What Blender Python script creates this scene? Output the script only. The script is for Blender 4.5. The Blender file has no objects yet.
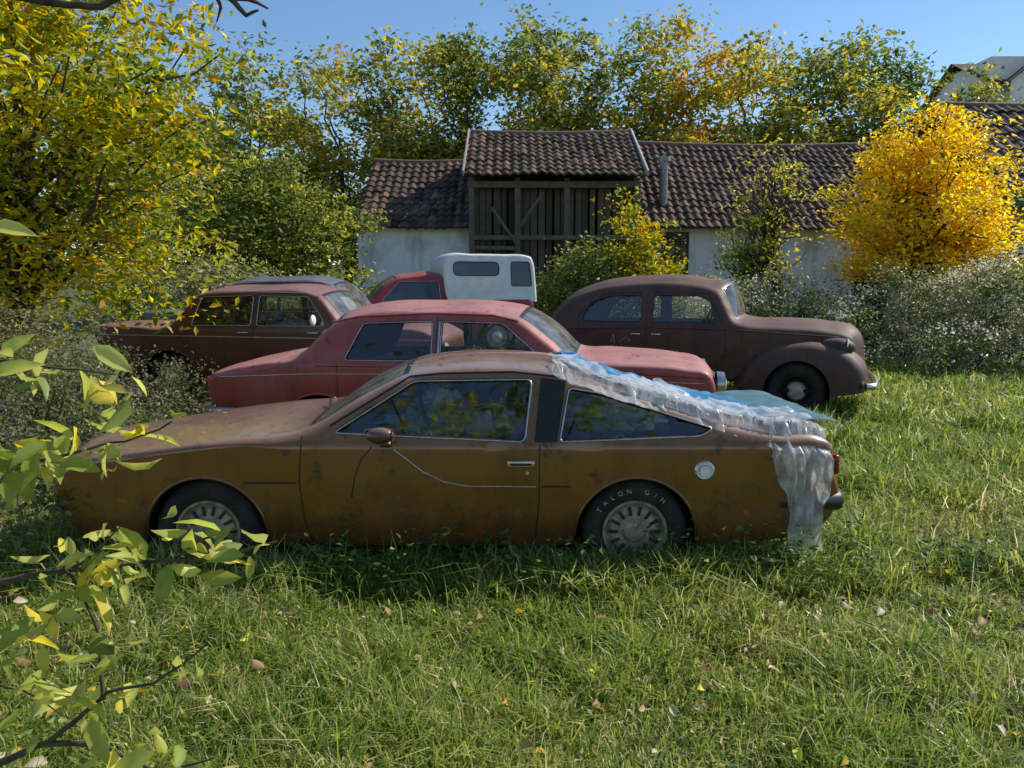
import bpy, math, random
import numpy as np
from mathutils import Vector, Matrix
from mathutils.geometry import delaunay_2d_cdt
R=np.random.default_rng(7); random.seed(7)
sc=bpy.context.scene
col=sc.collection
# ------------------------------------------------------------ helpers
def empty(name,loc=(0,0,0),rz=0.0):
    o=bpy.data.objects.new(name,None); col.objects.link(o); o.location=loc; o.rotation_euler=(0,0,rz); o.empty_display_size=.1
    return o
def link(name,me,parent=None,loc=None,rot=None):
    o=bpy.data.objects.new(name,me); col.objects.link(o)
    if parent: o.parent=parent
    if loc is not None: o.location=loc
    if rot is not None: o.rotation_euler=rot
    return o
def mesh(name,V,F,mats,parent=None,smooth=True,sharp=40,mi=None,loc=None,rot=None,weld=False):
    me=bpy.data.meshes.new(name); me.from_pydata([tuple(map(float,v)) for v in V],[],[tuple(int(i) for i in f) for f in F])
    if not isinstance(mats,(list,tuple)): mats=[mats]
    for m in mats: me.materials.append(m)
    if mi is not None: me.polygons.foreach_set("material_index",np.array(mi,dtype=np.int32))
    if weld:
        import bmesh
        bm=bmesh.new(); bm.from_mesh(me); bmesh.ops.remove_doubles(bm,verts=bm.verts,dist=2e-4)
        bmesh.ops.recalc_face_normals(bm,faces=bm.faces); bm.to_mesh(me); bm.free()
    me.polygons.foreach_set("use_smooth",[smooth]*len(me.polygons))
    if smooth and sharp<179: me.set_sharp_from_angle(angle=math.radians(sharp))
    me.update()
    return link(name,me,parent,loc,rot)
def mesh_np(name,V,Fs,mat,cols=None,parent=None,smooth=False):
    me=bpy.data.meshes.new(name); V=np.asarray(V,dtype=np.float32)
    me.vertices.add(len(V)); me.vertices.foreach_set("co",V.ravel())
    li=np.concatenate([f.ravel() for f in Fs]).astype(np.int32)
    st=[];o=0
    for f in Fs:
        n,k=f.shape; st.append(o+np.arange(n)*k); o+=n*k
    st=np.concatenate(st).astype(np.int32)
    me.loops.add(len(li)); me.loops.foreach_set("vertex_index",li)
    me.polygons.add(len(st)); me.polygons.foreach_set("loop_start",st)
    me.update(calc_edges=True)
    me.polygons.foreach_set("use_smooth",np.full(len(st),smooth))
    if cols is not None:
        a=me.color_attributes.new("Col","FLOAT_COLOR","POINT")
        c=np.ones((len(V),4),dtype=np.float32); c[:,:3]=cols; a.data.foreach_set("color",c.ravel())
    me.materials.append(mat); me.update()
    return link(name,me,parent)
# ------------------------------------------------------------ materials
def newmat(name):
    m=bpy.data.materials.new(name); m.use_nodes=True; nt=m.node_tree
    return m,nt,nt.nodes["Principled BSDF"],nt.nodes["Material Output"]
def nd(nt,t,**kw):
    n=nt.nodes.new(t)
    for k,v in kw.items():
        if k in n.inputs: n.inputs[k].default_value=v
        else: setattr(n,k,v)
    return n
def c4(c): return (c[0],c[1],c[2],1)
def noise(nt,scale,detail=4,rough=.6,coord="Object",vec=None):
    tc=nd(nt,"ShaderNodeTexCoord"); n=nd(nt,"ShaderNodeTexNoise"); n.inputs["Scale"].default_value=scale
    n.inputs["Detail"].default_value=min(detail,5); n.inputs["Roughness"].default_value=rough
    if vec is not None:
        mp=nd(nt,"ShaderNodeMapping"); mp.inputs["Scale"].default_value=vec; nt.links.new(tc.outputs[coord],mp.inputs[0]); nt.links.new(mp.outputs[0],n.inputs[0])
    else: nt.links.new(tc.outputs[coord],n.inputs[0])
    return n
def ramp(nt,src,a,b,ca=0.,cb=1.):
    r=nd(nt,"ShaderNodeMapRange"); r.inputs[1].default_value=a; r.inputs[2].default_value=b; r.inputs[3].default_value=ca; r.inputs[4].default_value=cb
    nt.links.new(src,r.inputs[0]); return r.outputs[0]
def mixc(nt,fac,a,b):
    m=nd(nt,"ShaderNodeMix",data_type="RGBA")
    if isinstance(fac,float): m.inputs[0].default_value=fac
    else: nt.links.new(fac,m.inputs[0])
    for s,i in ((a,6),(b,7)):
        if isinstance(s,(tuple,list)): m.inputs[i].default_value=c4(s)
        else: nt.links.new(s,m.inputs[i])
    return m.outputs[2]
def simple(name,c,rough=.5,metal=0.,var=.25,scale=8,bump=0.):
    m,nt,b,o=newmat(name); n=noise(nt,scale)
    f=ramp(nt,n.outputs[0],.35,.65); d=tuple(x*(1-var) for x in c); l=tuple(min(1,x*(1+var)) for x in c)
    nt.links.new(mixc(nt,f,d,l),b.inputs["Base Color"]); b.inputs["Roughness"].default_value=rough; b.inputs["Metallic"].default_value=metal
    if bump:
        bp=nd(nt,"ShaderNodeBump"); bp.inputs["Strength"].default_value=bump; nt.links.new(n.outputs[0],bp.inputs["Height"]); nt.links.new(bp.outputs[0],b.inputs["Normal"])
    return m
def paint(name,base,faded,rust,rustamt=.6,rough=.38,dust=(.30,.25,.18),dustamt=.35,fade=.5,coat=0.):
    m,nt,b,o=newmat(name)
    n1=noise(nt,2.2,5,.62); n2=noise(nt,9,5,.7); n3=noise(nt,60,2,.6); n4=noise(nt,4,5,.7,vec=(1,1,.18))
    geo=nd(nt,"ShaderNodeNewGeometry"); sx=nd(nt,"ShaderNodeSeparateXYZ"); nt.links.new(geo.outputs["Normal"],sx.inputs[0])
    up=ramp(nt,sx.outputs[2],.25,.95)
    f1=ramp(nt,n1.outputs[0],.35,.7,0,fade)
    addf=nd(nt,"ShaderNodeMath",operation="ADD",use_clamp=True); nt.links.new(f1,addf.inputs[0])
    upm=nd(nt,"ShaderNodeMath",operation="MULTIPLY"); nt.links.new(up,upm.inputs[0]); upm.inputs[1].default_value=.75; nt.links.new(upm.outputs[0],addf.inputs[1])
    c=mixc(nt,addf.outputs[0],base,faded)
    st=ramp(nt,n4.outputs[0],.46,.70,0,.6); c=mixc(nt,st,c,tuple(x*.42 for x in base))
    tc=nd(nt,"ShaderNodeTexCoord"); sz=nd(nt,"ShaderNodeSeparateXYZ"); nt.links.new(tc.outputs["Object"],sz.inputs[0])
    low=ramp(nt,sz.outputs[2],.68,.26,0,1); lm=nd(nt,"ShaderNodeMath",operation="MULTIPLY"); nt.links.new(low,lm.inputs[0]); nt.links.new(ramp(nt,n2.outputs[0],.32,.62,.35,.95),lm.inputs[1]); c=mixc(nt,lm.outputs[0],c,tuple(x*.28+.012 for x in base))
    ru=ramp(nt,n2.outputs[0],.64-.12*rustamt,.70-.10*rustamt,0,.9); c=mixc(nt,ru,c,rust)
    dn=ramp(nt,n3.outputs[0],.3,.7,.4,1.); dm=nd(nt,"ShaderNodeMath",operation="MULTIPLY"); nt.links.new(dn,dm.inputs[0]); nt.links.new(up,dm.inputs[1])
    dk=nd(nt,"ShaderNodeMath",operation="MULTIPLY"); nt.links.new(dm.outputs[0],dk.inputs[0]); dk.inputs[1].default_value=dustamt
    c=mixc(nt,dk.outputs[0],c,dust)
    nt.links.new(c,b.inputs["Base Color"])
    rr=ramp(nt,n1.outputs[0],.3,.7,rough-.08,rough+.15); ra=nd(nt,"ShaderNodeMath",operation="ADD",use_clamp=True); nt.links.new(rr,ra.inputs[0])
    rm=nd(nt,"ShaderNodeMath",operation="MAXIMUM"); nt.links.new(upm.outputs[0],rm.inputs[0]); nt.links.new(ru,rm.inputs[1])
    rk=nd(nt,"ShaderNodeMath",operation="MULTIPLY"); nt.links.new(rm.outputs[0],rk.inputs[0]); rk.inputs[1].default_value=.30; nt.links.new(rk.outputs[0],ra.inputs[1])
    nt.links.new(ra.outputs[0],b.inputs["Roughness"])
    if coat: b.inputs["Coat Weight"].default_value=coat; b.inputs["Coat Roughness"].default_value=.08
    bp=nd(nt,"ShaderNodeBump"); bp.inputs["Strength"].default_value=.05; bp.inputs["Distance"].default_value=.02; nt.links.new(n2.outputs[0],bp.inputs["Height"]); nt.links.new(bp.outputs[0],b.inputs["Normal"])
    return m
def glass(name,tint=.6,dust=.15,dustc=(.35,.34,.3),ior=1.8):
    m,nt,b,o=newmat(name); nt.nodes.remove(b)
    tr=nd(nt,"ShaderNodeBsdfTransparent"); tr.inputs[0].default_value=(tint,tint*1.02,tint*.98,1)
    gl=nd(nt,"ShaderNodeBsdfGlossy"); gl.inputs["Roughness"].default_value=.02; gl.inputs[0].default_value=(1,1,1,1)
    df=nd(nt,"ShaderNodeBsdfDiffuse"); df.inputs[0].default_value=c4(dustc)
    fr=nd(nt,"ShaderNodeFresnel"); fr.inputs[0].default_value=ior
    m1=nd(nt,"ShaderNodeMixShader"); nt.links.new(fr.outputs[0],m1.inputs[0]); nt.links.new(tr.outputs[0],m1.inputs[1]); nt.links.new(gl.outputs[0],m1.inputs[2])
    n=noise(nt,7,5,.7); f=ramp(nt,n.outputs[0],.35,.7,dust*.3,dust*1.7)
    m2=nd(nt,"ShaderNodeMixShader"); nt.links.new(f,m2.inputs[0]); nt.links.new(m1.outputs[0],m2.inputs[1]); nt.links.new(df.outputs[0],m2.inputs[2])
    nt.links.new(m2.outputs[0],o.inputs[0]); return m
def foliage(name,trans=.45,rough=.45,val=1.7):
    m,nt,b,o=newmat(name); a=nd(nt,"ShaderNodeAttribute",attribute_name="Col")
    b.inputs["Roughness"].default_value=rough; b.inputs["Specular IOR Level"].default_value=.4
    nt.links.new(a.outputs[0],b.inputs["Base Color"])
    t=nd(nt,"ShaderNodeBsdfTranslucent"); hs=nd(nt,"ShaderNodeHueSaturation"); hs.inputs["Saturation"].default_value=1.05; hs.inputs["Value"].default_value=val
    nt.links.new(a.outputs[0],hs.inputs["Color"]); nt.links.new(hs.outputs[0],t.inputs[0])
    mx=nd(nt,"ShaderNodeMixShader"); mx.inputs[0].default_value=trans; nt.links.new(b.outputs[0],mx.inputs[1]); nt.links.new(t.outputs[0],mx.inputs[2]); nt.links.new(mx.outputs[0],o.inputs[0])
    return m
def attrmat(name,rough=.8,spec=.2):
    m,nt,b,o=newmat(name); a=nd(nt,"ShaderNodeAttribute",attribute_name="Col"); n=noise(nt,9,5,.7)
    f=ramp(nt,n.outputs[0],.35,.7,.0,.6); mm=mixc(nt,f,a.outputs[0],(.045,.038,.028)); nt.links.new(mm,b.inputs["Base Color"]); b.inputs["Roughness"].default_value=rough; b.inputs["Specular IOR Level"].default_value=spec
    return m
M_leaf=foliage("leaf_material"); M_grass=foliage("grass_material",.42,.38); M_bark=simple("bark",(.085,.065,.045),.9,var=.4,scale=20,bump=.5)
M_deadleaf=foliage("dead_leaf_material",.2,.6)
M_tile=attrmat("roof_tile_material",.8); M_wood=attrmat("weathered_wood",.85)
M_rubber=simple("tyre_rubber",(.022,.020,.018),.8,var=.5,scale=12); M_black=simple("black_trim",(.012,.012,.012),.45)
M_chrome=simple("worn_chrome",(.55,.53,.49),.3,1.,var=.2,scale=30); M_steel=simple("wheel_steel",(.33,.29,.23),.55,.35,var=.4,scale=18)
M_int=simple("interior_trim",(.10,.085,.07),.8); M_int2=simple("interior_tan",(.34,.25,.16),.8); M_under=simple("underbody",(.012,.011,.010),.9)
M_white=simple("white_paint_worn",(.76,.75,.72),.45,var=.10,scale=5); M_lens=simple("red_lens",(.25,.01,.008),.2); M_lamp=simple("headlamp_glass",(.6,.6,.55),.12,.4,var=.1)
M_dull=simple("dull_hub",(.38,.36,.32),.5,.2,var=.3,scale=20)
M_glass=glass("window_glass",.93,.05,ior=1.8); M_ws=glass("dusty_windscreen",.90,.20,(.52,.52,.49)); M_gdark=glass("dusty_tinted_glass",.95,.05,(.30,.30,.25),1.95); M_gd2=glass("canopy_dark_glass",.3,.08)
# ------------------------------------------------------------ ground height
def gz(x,y):
    x=np.asarray(x,float); y=np.asarray(y,float)
    s=np.clip((y-5)/5,0,1); s=s*s*(3-2*s); h=.15*s
    t=np.clip((y-27)/45,0,1); t=t*t*(3-2*t); h=h+11*t*np.clip((x+25)/55,.35,1)
    h=h+.02*np.sin(x*1.7+1)*np.sin(y*1.3)+.012*np.sin(x*4.1)*np.sin(y*3.7+2)
    return h
# ------------------------------------------------------------ tubes
def tube_data(pts,rad,n=8,flat=1.):
    P=np.array(pts,float); k=len(P); rad=np.broadcast_to(np.asarray(rad,float),(k,)); T=np.gradient(P,axis=0); T/=np.linalg.norm(T,axis=1)[:,None]+1e-9
    ref=np.array([0,0,1.]) if abs(T[:,2]).mean()<.8 else np.array([1.,0,0])
    A=np.cross(T,ref); A/=np.linalg.norm(A,axis=1)[:,None]+1e-9; B=np.cross(A,T)
    th=np.arange(n)/n*2*math.pi
    V=P[:,None]+rad[:,None,None]*(A[:,None]*np.cos(th)[None,:,None]*flat+B[:,None]*np.sin(th)[None,:,None])
    i=np.arange(k-1)[:,None]*n; j=np.arange(n)[None]; j2=(j+1)%n
    F=np.stack([i+j,i+j2,i+n+j2,i+n+j],-1).reshape(-1,4)
    return V.reshape(-1,3),F
def tubes(name,lst,mat,parent=None,n=6,flat=1.):
    Vs=[];Fs=[];o=0
    for p,r in lst:
        V,F=tube_data(p,r,n,flat); Vs.append(V);Fs.append(F+o);o+=len(V)
    return mesh_np(name,np.concatenate(Vs),[np.concatenate(Fs)],mat,None,parent,True)
def rbox(name,c,s,bev,mat,parent=None,rot=(0,0,0)):
    import bmesh
    bm=bmesh.new(); bmesh.ops.create_cube(bm,size=1); bmesh.ops.scale(bm,vec=s,verts=bm.verts)
    if bev>0: bmesh.ops.bevel(bm,geom=bm.edges[:],offset=bev,segments=3,affect='EDGES',profile=.5)
    me=bpy.data.meshes.new(name); bm.to_mesh(me); bm.free(); me.materials.append(mat)
    me.polygons.foreach_set("use_smooth",[True]*len(me.polygons)); me.set_sharp_from_angle(angle=math.radians(35))
    return link(name,me,parent,c,rot)
def lathe(name,prof,mat,parent,c,axis='y',seg=40,mi=None,mats=None,sharp=35):
    V=[];F=[];n=len(prof)
    for k in range(seg):
        a=2*math.pi*k/seg
        for (d,r) in prof:
            if axis=='y': V.append((r*math.cos(a),d,r*math.sin(a)))
            else: V.append((d,r*math.cos(a),r*math.sin(a)))
    idx=[]
    for k in range(seg):
        k2=(k+1)%seg
        for i in range(n-1): F.append((k*n+i,k*n+i+1,k2*n+i+1,k2*n+i)); idx.append(mi[i] if mi else 0)
    return mesh(name,V,F,mats or mat,parent,True,sharp,idx,loc=c)
# ------------------------------------------------------------ vehicles
def pip(P,poly):
    x=P[:,0][:,None]; y=P[:,1][:,None]; a=poly; b=np.roll(poly,-1,0)
    c=((a[:,1]>y)!=(b[:,1]>y))&(x<(b[:,0]-a[:,0])*(y-a[:,1])/((b[:,1]-a[:,1])+1e-12)+a[:,0])
    return c.sum(1)%2==1
def dist_poly(P,L):
    a=L[:-1][None]; b=L[1:][None]; p=P[:,None]; ab=b-a; t=np.clip(((p-a)*ab).sum(-1)/((ab**2).sum(-1)+1e-12),0,1)
    return np.sqrt((((a+ab*t[...,None])-p)**2).sum(-1)).min(1)
def roundpoly(poly,r=.03,n=4):
    P=np.array(poly,float);out=[];k=len(P)
    for i in range(k):
        p=P[i];a=P[i-1]-p;b=P[(i+1)%k]-p;la=np.linalg.norm(a);lb=np.linalg.norm(b);rr=min(r,la*.4,lb*.4)
        p0=p+a/la*rr;p1=p+b/lb*rr
        for j in range(n+1):
            t=j/n; out.append((1-t)**2*p0+2*t*(1-t)*p+t*t*p1)
    return np.array(out)
def densify(P,step,closed=True):
    out=[];k=len(P)
    for i in range(k if closed else k-1):
        a=P[i];b=P[(i+1)%k];m=max(1,int(math.ceil(np.linalg.norm(b-a)/step)))
        for j in range(m): out.append(a+(b-a)*j/m)
    if not closed: out.append(P[-1])
    return np.array(out)
def catmull(ctrl,step=.035):
    C=np.array([c[:3] for c in ctrl],float); out=[];lab=[];n=len(C)
    for i in range(n-1):
        p0=C[max(i-1,0)];p1=C[i];p2=C[i+1];p3=C[min(i+2,n-1)]
        L=np.linalg.norm(p2[:2]-p1[:2]); m=max(2,int(L/step))
        l0=np.linalg.norm(p1[:2]-p0[:2])+1e-6; l2=np.linalg.norm(p3[:2]-p2[:2])+1e-6
        m1=(((p1-p0)/l0)*L+((p2-p1)/L)*l0)/(l0+L)*L if i>0 else (p2-p1)
        m2=(((p2-p1)/L)*l2+((p3-p2)/l2)*L)/(l2+L)*L if i<n-2 else (p2-p1)
        for j in range(m):
            t=j/m; out.append((2*t**3-3*t**2+1)*p1+(t**3-2*t**2+t)*m1+(-2*t**3+3*t**2)*p2+(t**3-t**2)*m2); lab.append(ctrl[i][3])
    out.append(C[-1]); lab.append(ctrl[-1][3])
    return np.array(out),lab
class Car: pass
def build_car(name,ctrl,W,zbelt,zroof,inset,r,z0,arches,holes,pm,loc,rz,lo=(0,1,0),hi=(0,1,0),tuck=.04,gmat=None,wsmat=None,trim=None,side_glass=True,parent=None,partname="body",pillar=.90,tm=None):
    car=Car(); car.e=parent or empty(name,loc,rz); e=car.e
    gmat=gmat or M_glass; wsmat=wsmat or M_ws; trim=trim or M_chrome
    P3,lab=catmull(ctrl); prof=P3[:,:2]; crown=np.maximum(P3[:,2],0)
    def S(x,z):
        x=np.asarray(x,float);z=np.asarray(z,float)
        a=np.clip((lo[0]-x)/lo[1],0,1.3); b=np.clip((x-hi[0])/hi[1],0,1.3)
        y=W*(1-lo[2]*a**2)*(1-hi[2]*b**2)
        y=y-tuck*np.clip((zbelt-.12-z)/.5,0,1.2)**2
        return y-inset*np.clip((z-zbelt)/(zroof-zbelt),0,1.3)
    def Sd(x,z):
        x=np.atleast_1d(np.asarray(x,float));z=np.atleast_1d(np.asarray(z,float))
        d=dist_poly(np.stack([x,z],1),prof); q=np.clip(1-d/r,0,1)
        return S(x,z)-r*(1-np.sqrt(np.maximum(0,1-q*q)))
    car.S=S;car.Sd=Sd;car.prof=prof;car.crown=crown
    bot=[]
    ar=sorted(arches,key=lambda a:-a[0])
    for (cx,cz,ra) in ar:
        dz=z0-cz
        th=np.linspace(math.asin(dz/ra),math.pi-math.asin(dz/ra),26)
        for t in th: bot.append((cx+ra*math.cos(t),cz+ra*math.sin(t)))
    bot=np.array(bot) if bot else np.zeros((0,2))
    outline=np.concatenate([prof,densify(np.concatenate([prof[-1:],bot,prof[:1]]),.05,False)[1:-1]])
    hp=[densify(roundpoly(h[0],h[1]),.04) for h in holes]
    def tri(outer,hs,ring=True):
        mn=outer.min(0);mx=outer.max(0);gx,gy=np.meshgrid(np.arange(mn[0],mx[0],.04),np.arange(mn[1],mx[1],.04)); G=np.stack([gx.ravel(),gy.ravel()],1)
        ok=pip(G,outer); G=G[ok]; cl=np.concatenate([outer,outer[:1]]); G=G[dist_poly(G,cl)>.02]
        if ring: G=G[dist_poly(G,prof)>r*1.02+.01]
        for h in hs:
            G=G[~pip(G,h)]; G=G[dist_poly(G,np.concatenate([h,h[:1]]))>.015]
        pts=[G]
        if ring:
            T=np.gradient(prof,axis=0);T/=np.linalg.norm(T,axis=1)[:,None]; N=np.stack([-T[:,1],T[:,0]],1)
            if not pip((prof+N*.01)[len(prof)//2:len(prof)//2+1],outer)[0]: N=-N
            for q in (.12,.3,.55,.85,1.15):
                Q=prof+N*(r*q); Q=Q[pip(Q,outer)]
                if len(Q)==0: continue
                Q=Q[dist_poly(Q,prof)>r*q*.95]
                for h in hs: Q=Q[~pip(Q,h)]; Q=Q[dist_poly(Q,np.concatenate([h,h[:1]]))>.006]
                if len(Q): Q=Q[dist_poly(Q,np.concatenate([outer[len(prof)-1:],outer[:1]]))>.01]
                pts.append(Q)
        I=np.concatenate(pts); vs=[Vector(p) for p in outer];ed=[(i,(i+1)%len(outer)) for i in range(len(outer))];o=len(outer)
        for h in hs:
            vs+=[Vector(p) for p in h]; ed+=[(o+i,o+(i+1)%len(h)) for i in range(len(h))]; o+=len(h)
        vs+=[Vector(p) for p in I]
        rv,re,rf,_,_,_=delaunay_2d_cdt(vs,ed,[],0,1e-5)
        V=np.array([(v[0],v[1]) for v in rv]); F=np.array([f for f in rf if len(f)==3])
        ce=V[F].mean(1); k=pip(ce,outer)
        for h in hs: k&=~pip(ce,h)
        return V,F[k]
    V2,F2=tri(outline,hp)
    y=Sd(V2[:,0],V2[:,1]); nv=len(V2)
    V=[];F=[];mi=[]
    V+= [(a,-b,c) for (a,c),b in zip(V2,y)]; F+=[tuple(f) for f in F2]; mi+=[0]*len(F2)
    V+= [(a,b,c) for (a,c),b in zip(V2,y)]; F+=[tuple(f[::-1]+nv) for f in F2]; mi+=[0]*len(F2)
    T=np.gradient(prof,axis=0);T/=np.linalg.norm(T,axis=1)[:,None];N=np.stack([-T[:,1],T[:,0]],1)
    if pip((prof+N*.01)[len(prof)//2:len(prof)//2+1],outline)[0]: N=-N
    E=Sd(prof[:,0],prof[:,1]); ts=np.array([-1,-.97,-.93,-pillar,-.8,-.65,-.45,-.22,0,.22,.45,.65,.8,pillar,.93,.97,1]); nt_=len(ts); base=len(V)
    def top(i,t): 
        b=1-abs(t)**2.3; i0=int(i); f=i-i0; i1=min(i0+1,len(prof)-1)
        p=prof[i0]*(1-f)+prof[i1]*f; n=N[i0]*(1-f)+N[i1]*f; c=crown[i0]*(1-f)+crown[i1]*f; ee=E[i0]*(1-f)+E[i1]*f
        return np.array((p[0]+n[0]*c*b,t*ee,p[1]+n[1]*c*b))
    car.top=top; car.N=N; car.E=E
    for i in range(len(prof)):
        for t in ts: V.append(tuple(top(i,t)))
    for i in range(len(prof)-1):
        g=lab[i]=='g'
        edge=g and (lab[i-1]!='g' or lab[min(i+1,len(lab)-1)]!='g')
        for j in range(nt_-1):
            F.append((base+i*nt_+j,base+i*nt_+j+1,base+(i+1)*nt_+j+1,base+(i+1)*nt_+j))
            tm_=abs(ts[j]+ts[j+1])/2
            if g and tm_<pillar: mi.append(2 if edge else 1)
            elif g and tm_<.93: mi.append(2)
            else: mi.append(0)
    mesh(partname,V,F,[pm,wsmat,M_black],e,True,50,mi,weld=True)
    for k,h in enumerate(hp):
        if side_glass:
            Vg,Fg=tri(h,[],False); yg=S(Vg[:,0],Vg[:,1])-.014
            VV=[(a,-b,c) for (a,c),b in zip(Vg,yg)]+[(a,b,c) for (a,c),b in zip(Vg,yg)]; FF=[tuple(f) for f in Fg]+[tuple(f[::-1]+len(Vg)) for f in Fg]
            mesh("side_window",VV,FF,gmat,e,True,179)
        hc=np.concatenate([h,h[:2]]); yy=Sd(hc[:,0],hc[:,1])
        for sg in (-1,1):
            tubes("window_trim",[(np.stack([hc[:,0],sg*(yy+.001),hc[:,1]],1),.0055)],trim,e,6)
            tubes("window_rubber",[(np.stack([hc[:,0],sg*(yy-.008),hc[:,1]],1),.011)],M_black,e,6)
    for (cx,cz,ra) in arches:
        th=np.linspace(-.35,math.pi+.35,24)
        for sg in (-1,1):
            yo=float(S(cx,cz+ra))-.012; V=[];F=[]
            for t in th:
                V.append((cx+ra*math.cos(t)*1.005,sg*yo,cz+ra*math.sin(t)*1.005)); V.append((cx+ra*math.cos(t),sg*(yo-.36),cz+ra*math.sin(t)))
            for i in range(len(th)-1): F.append((2*i,2*i+1,2*i+3,2*i+2))
            F.append(tuple(2*i+1 for i in range(len(th))))
            mesh("wheel_well",V,F,M_under,e,True)
            pts=[(cx+ra*math.cos(t),sg*(float(Sd(cx+ra*math.cos(t),cz+ra*math.sin(t))[0])+.001),cz+ra*math.sin(t)) for t in np.linspace(0.0,math.pi,24)]
            tubes("arch_lip",[(pts,.009)],tm or pm,e,6)
    xs=prof[:,0]
    rbox("floor_pan",((xs.min()+xs.max())/2,0,z0+.05),((xs.max()-xs.min())-.4,W*2-.75,.04),.01,M_under,e)
    rbox("rocker_inner",((arches[0][0]+arches[-1][0])/2 if arches else 0,0,z0+.045),(abs(arches[0][0]-arches[-1][0])-.75 if len(arches)>1 else .6,W*2-.14,.05),.01,M_under,e)
    return car
def side_line(car,pts,rad,mat,name="trim_strip",off=.002,both=True,flat=1.):
    P=densify(np.array(pts,float),.03,False); y=car.Sd(P[:,0],P[:,1])+off
    for sg in ((-1,1) if both else (-1,)):
        tubes(name,[(np.stack([P[:,0],sg*y,P[:,1]],1),rad)],mat,car.e,6,flat)
def wheel(car,cx,cz,Rt,style,w=.19,yoff=.03,hubmat=None,rimr=None,capmat=None):
    for sg in (-1,1):
        yo=float(car.S(cx,cz+Rt*.6))-yoff; e=car.e; rr=rimr or Rt*.60
        def pr(l): return [(sg*(yo+d),r) for d,r in l]
        lathe("tyre",pr([(-w,rr),(-w-.0,rr+.03),(-w+.0,Rt-.03),(-w+.025,Rt-.004),(-w/2,Rt),(-.03,Rt-.003),(-.008,Rt-.02),(.004,Rt-.05),(.006,rr+.045),(-.004,rr+.012),(-.016,rr)]),M_rubber,e,(cx,0,cz),seg=48,sharp=60)
        hub=hubmat or M_steel
        if style=='slot':
            lathe("wheel_rim",pr([(-.016,rr+.004),(-.002,rr),(-.004,rr-.012),(-.03,rr-.02),(-.045,rr-.035),(-.03,rr*.72),(-.022,rr*.55),(-.03,rr*.38),(-.012,rr*.30),(-.008,rr*.12),(-.008,.001)]),hub,e,(cx,0,cz))
            for k in range(14):
                a=k/14*2*math.pi; q=rr*.66
                rbox("rim_slot",(cx+q*math.cos(a),sg*(yo-.022),cz+q*math.sin(a)),(.055,.012,.018),.005,M_black,e,(0,-a,0))
            for k in range(5):
                a=k/5*2*math.pi+.3; q=rr*.22
                lathe("lug_nut",[(sg*.012,.001),(sg*.012,.009),(0,.011)],M_chrome,e,(cx+q*math.cos(a),sg*(yo-.014),cz+q*math.sin(a)),seg=8)
        else:
            lathe("wheel_rim",pr([(-.016,rr+.004),(-.002,rr),(-.004,rr-.012),(-.035,rr-.025),(-.05,rr*.75),(-.03,rr*.62),(-.03,rr*.5)]),hub,e,(cx,0,cz))
            lathe("hub_cap",pr([(-.032,rr*.58),(-.005,rr*.5),(.006,rr*.3),(.012,rr*.1),(.012,.001)]),capmat or M_chrome,e,(cx,0,cz))
def seats(car,xf,xr,W,z,d,mat=None):
    mat=mat or M_int
    for y in (-W*.45,W*.45):
        rbox("front_seat",(xf,y,z),(.5,.5,.18),.05,mat,car.e); rbox("front_seat_back",(xf-d*.27,y,z+.28),(.14,.48,.55),.05,mat,car.e,(0,-d*.25,0))
    rbox("rear_seat",(xr,0,z),(.5,W*1.5,.2),.05,mat,car.e); rbox("rear_seat_back",(xr-d*.28,0,z+.25),(.14,W*1.5,.5),.05,mat,car.e,(0,-d*.3,0))
def steering(car,x,y,z,d):
    pts=[(x+d*.06*math.sin(a),y+.19*math.cos(a),z+.19*math.sin(a)) for a in np.linspace(0,2*math.pi,28)]
    tubes("steering_wheel",[(pts,.013),([(x,y-.18,z),(x,y+.18,z)],.012),([(x,y,z),(x+d*.35,y,z-.15)],.02)],M_black,car.e)
from mathutils import noise as mn
def crumple(p,s,a): 
    v=mn.noise(Vector(p)*s); w=mn.noise(Vector(p)*s*2.3+Vector((5,1,2))); q=mn.ridged_multi_fractal(Vector(p)*s*1.1,1,2,3,1,2)
    return a*(v+.6*w+.3*(q-1))
def lump(name,c,s,mat,parent,seed,amp=.35,n=28,m=18):
    V=[];F=[]
    for i in range(m+1):
        ph=math.pi*i/m
        for j in range(n):
            th=2*math.pi*j/n; d=Vector((math.cos(ph),math.sin(ph)*math.cos(th),math.sin(ph)*math.sin(th))); k=1+amp*(mn.noise(d*2.2+Vector((seed,0,0)))+.5*mn.noise(d*6+Vector((0,seed,0))))
            V.append((s[0]*d.x*k,s[1]*d.y*k,s[2]*d.z*k))
    for i in range(m):
        for j in range(n): F.append((i*n+j,i*n+(j+1)%n,(i+1)*n+(j+1)%n,(i+1)*n+j))
    return mesh(name,V,F,mat,parent,True,60,loc=c,weld=True)

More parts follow.
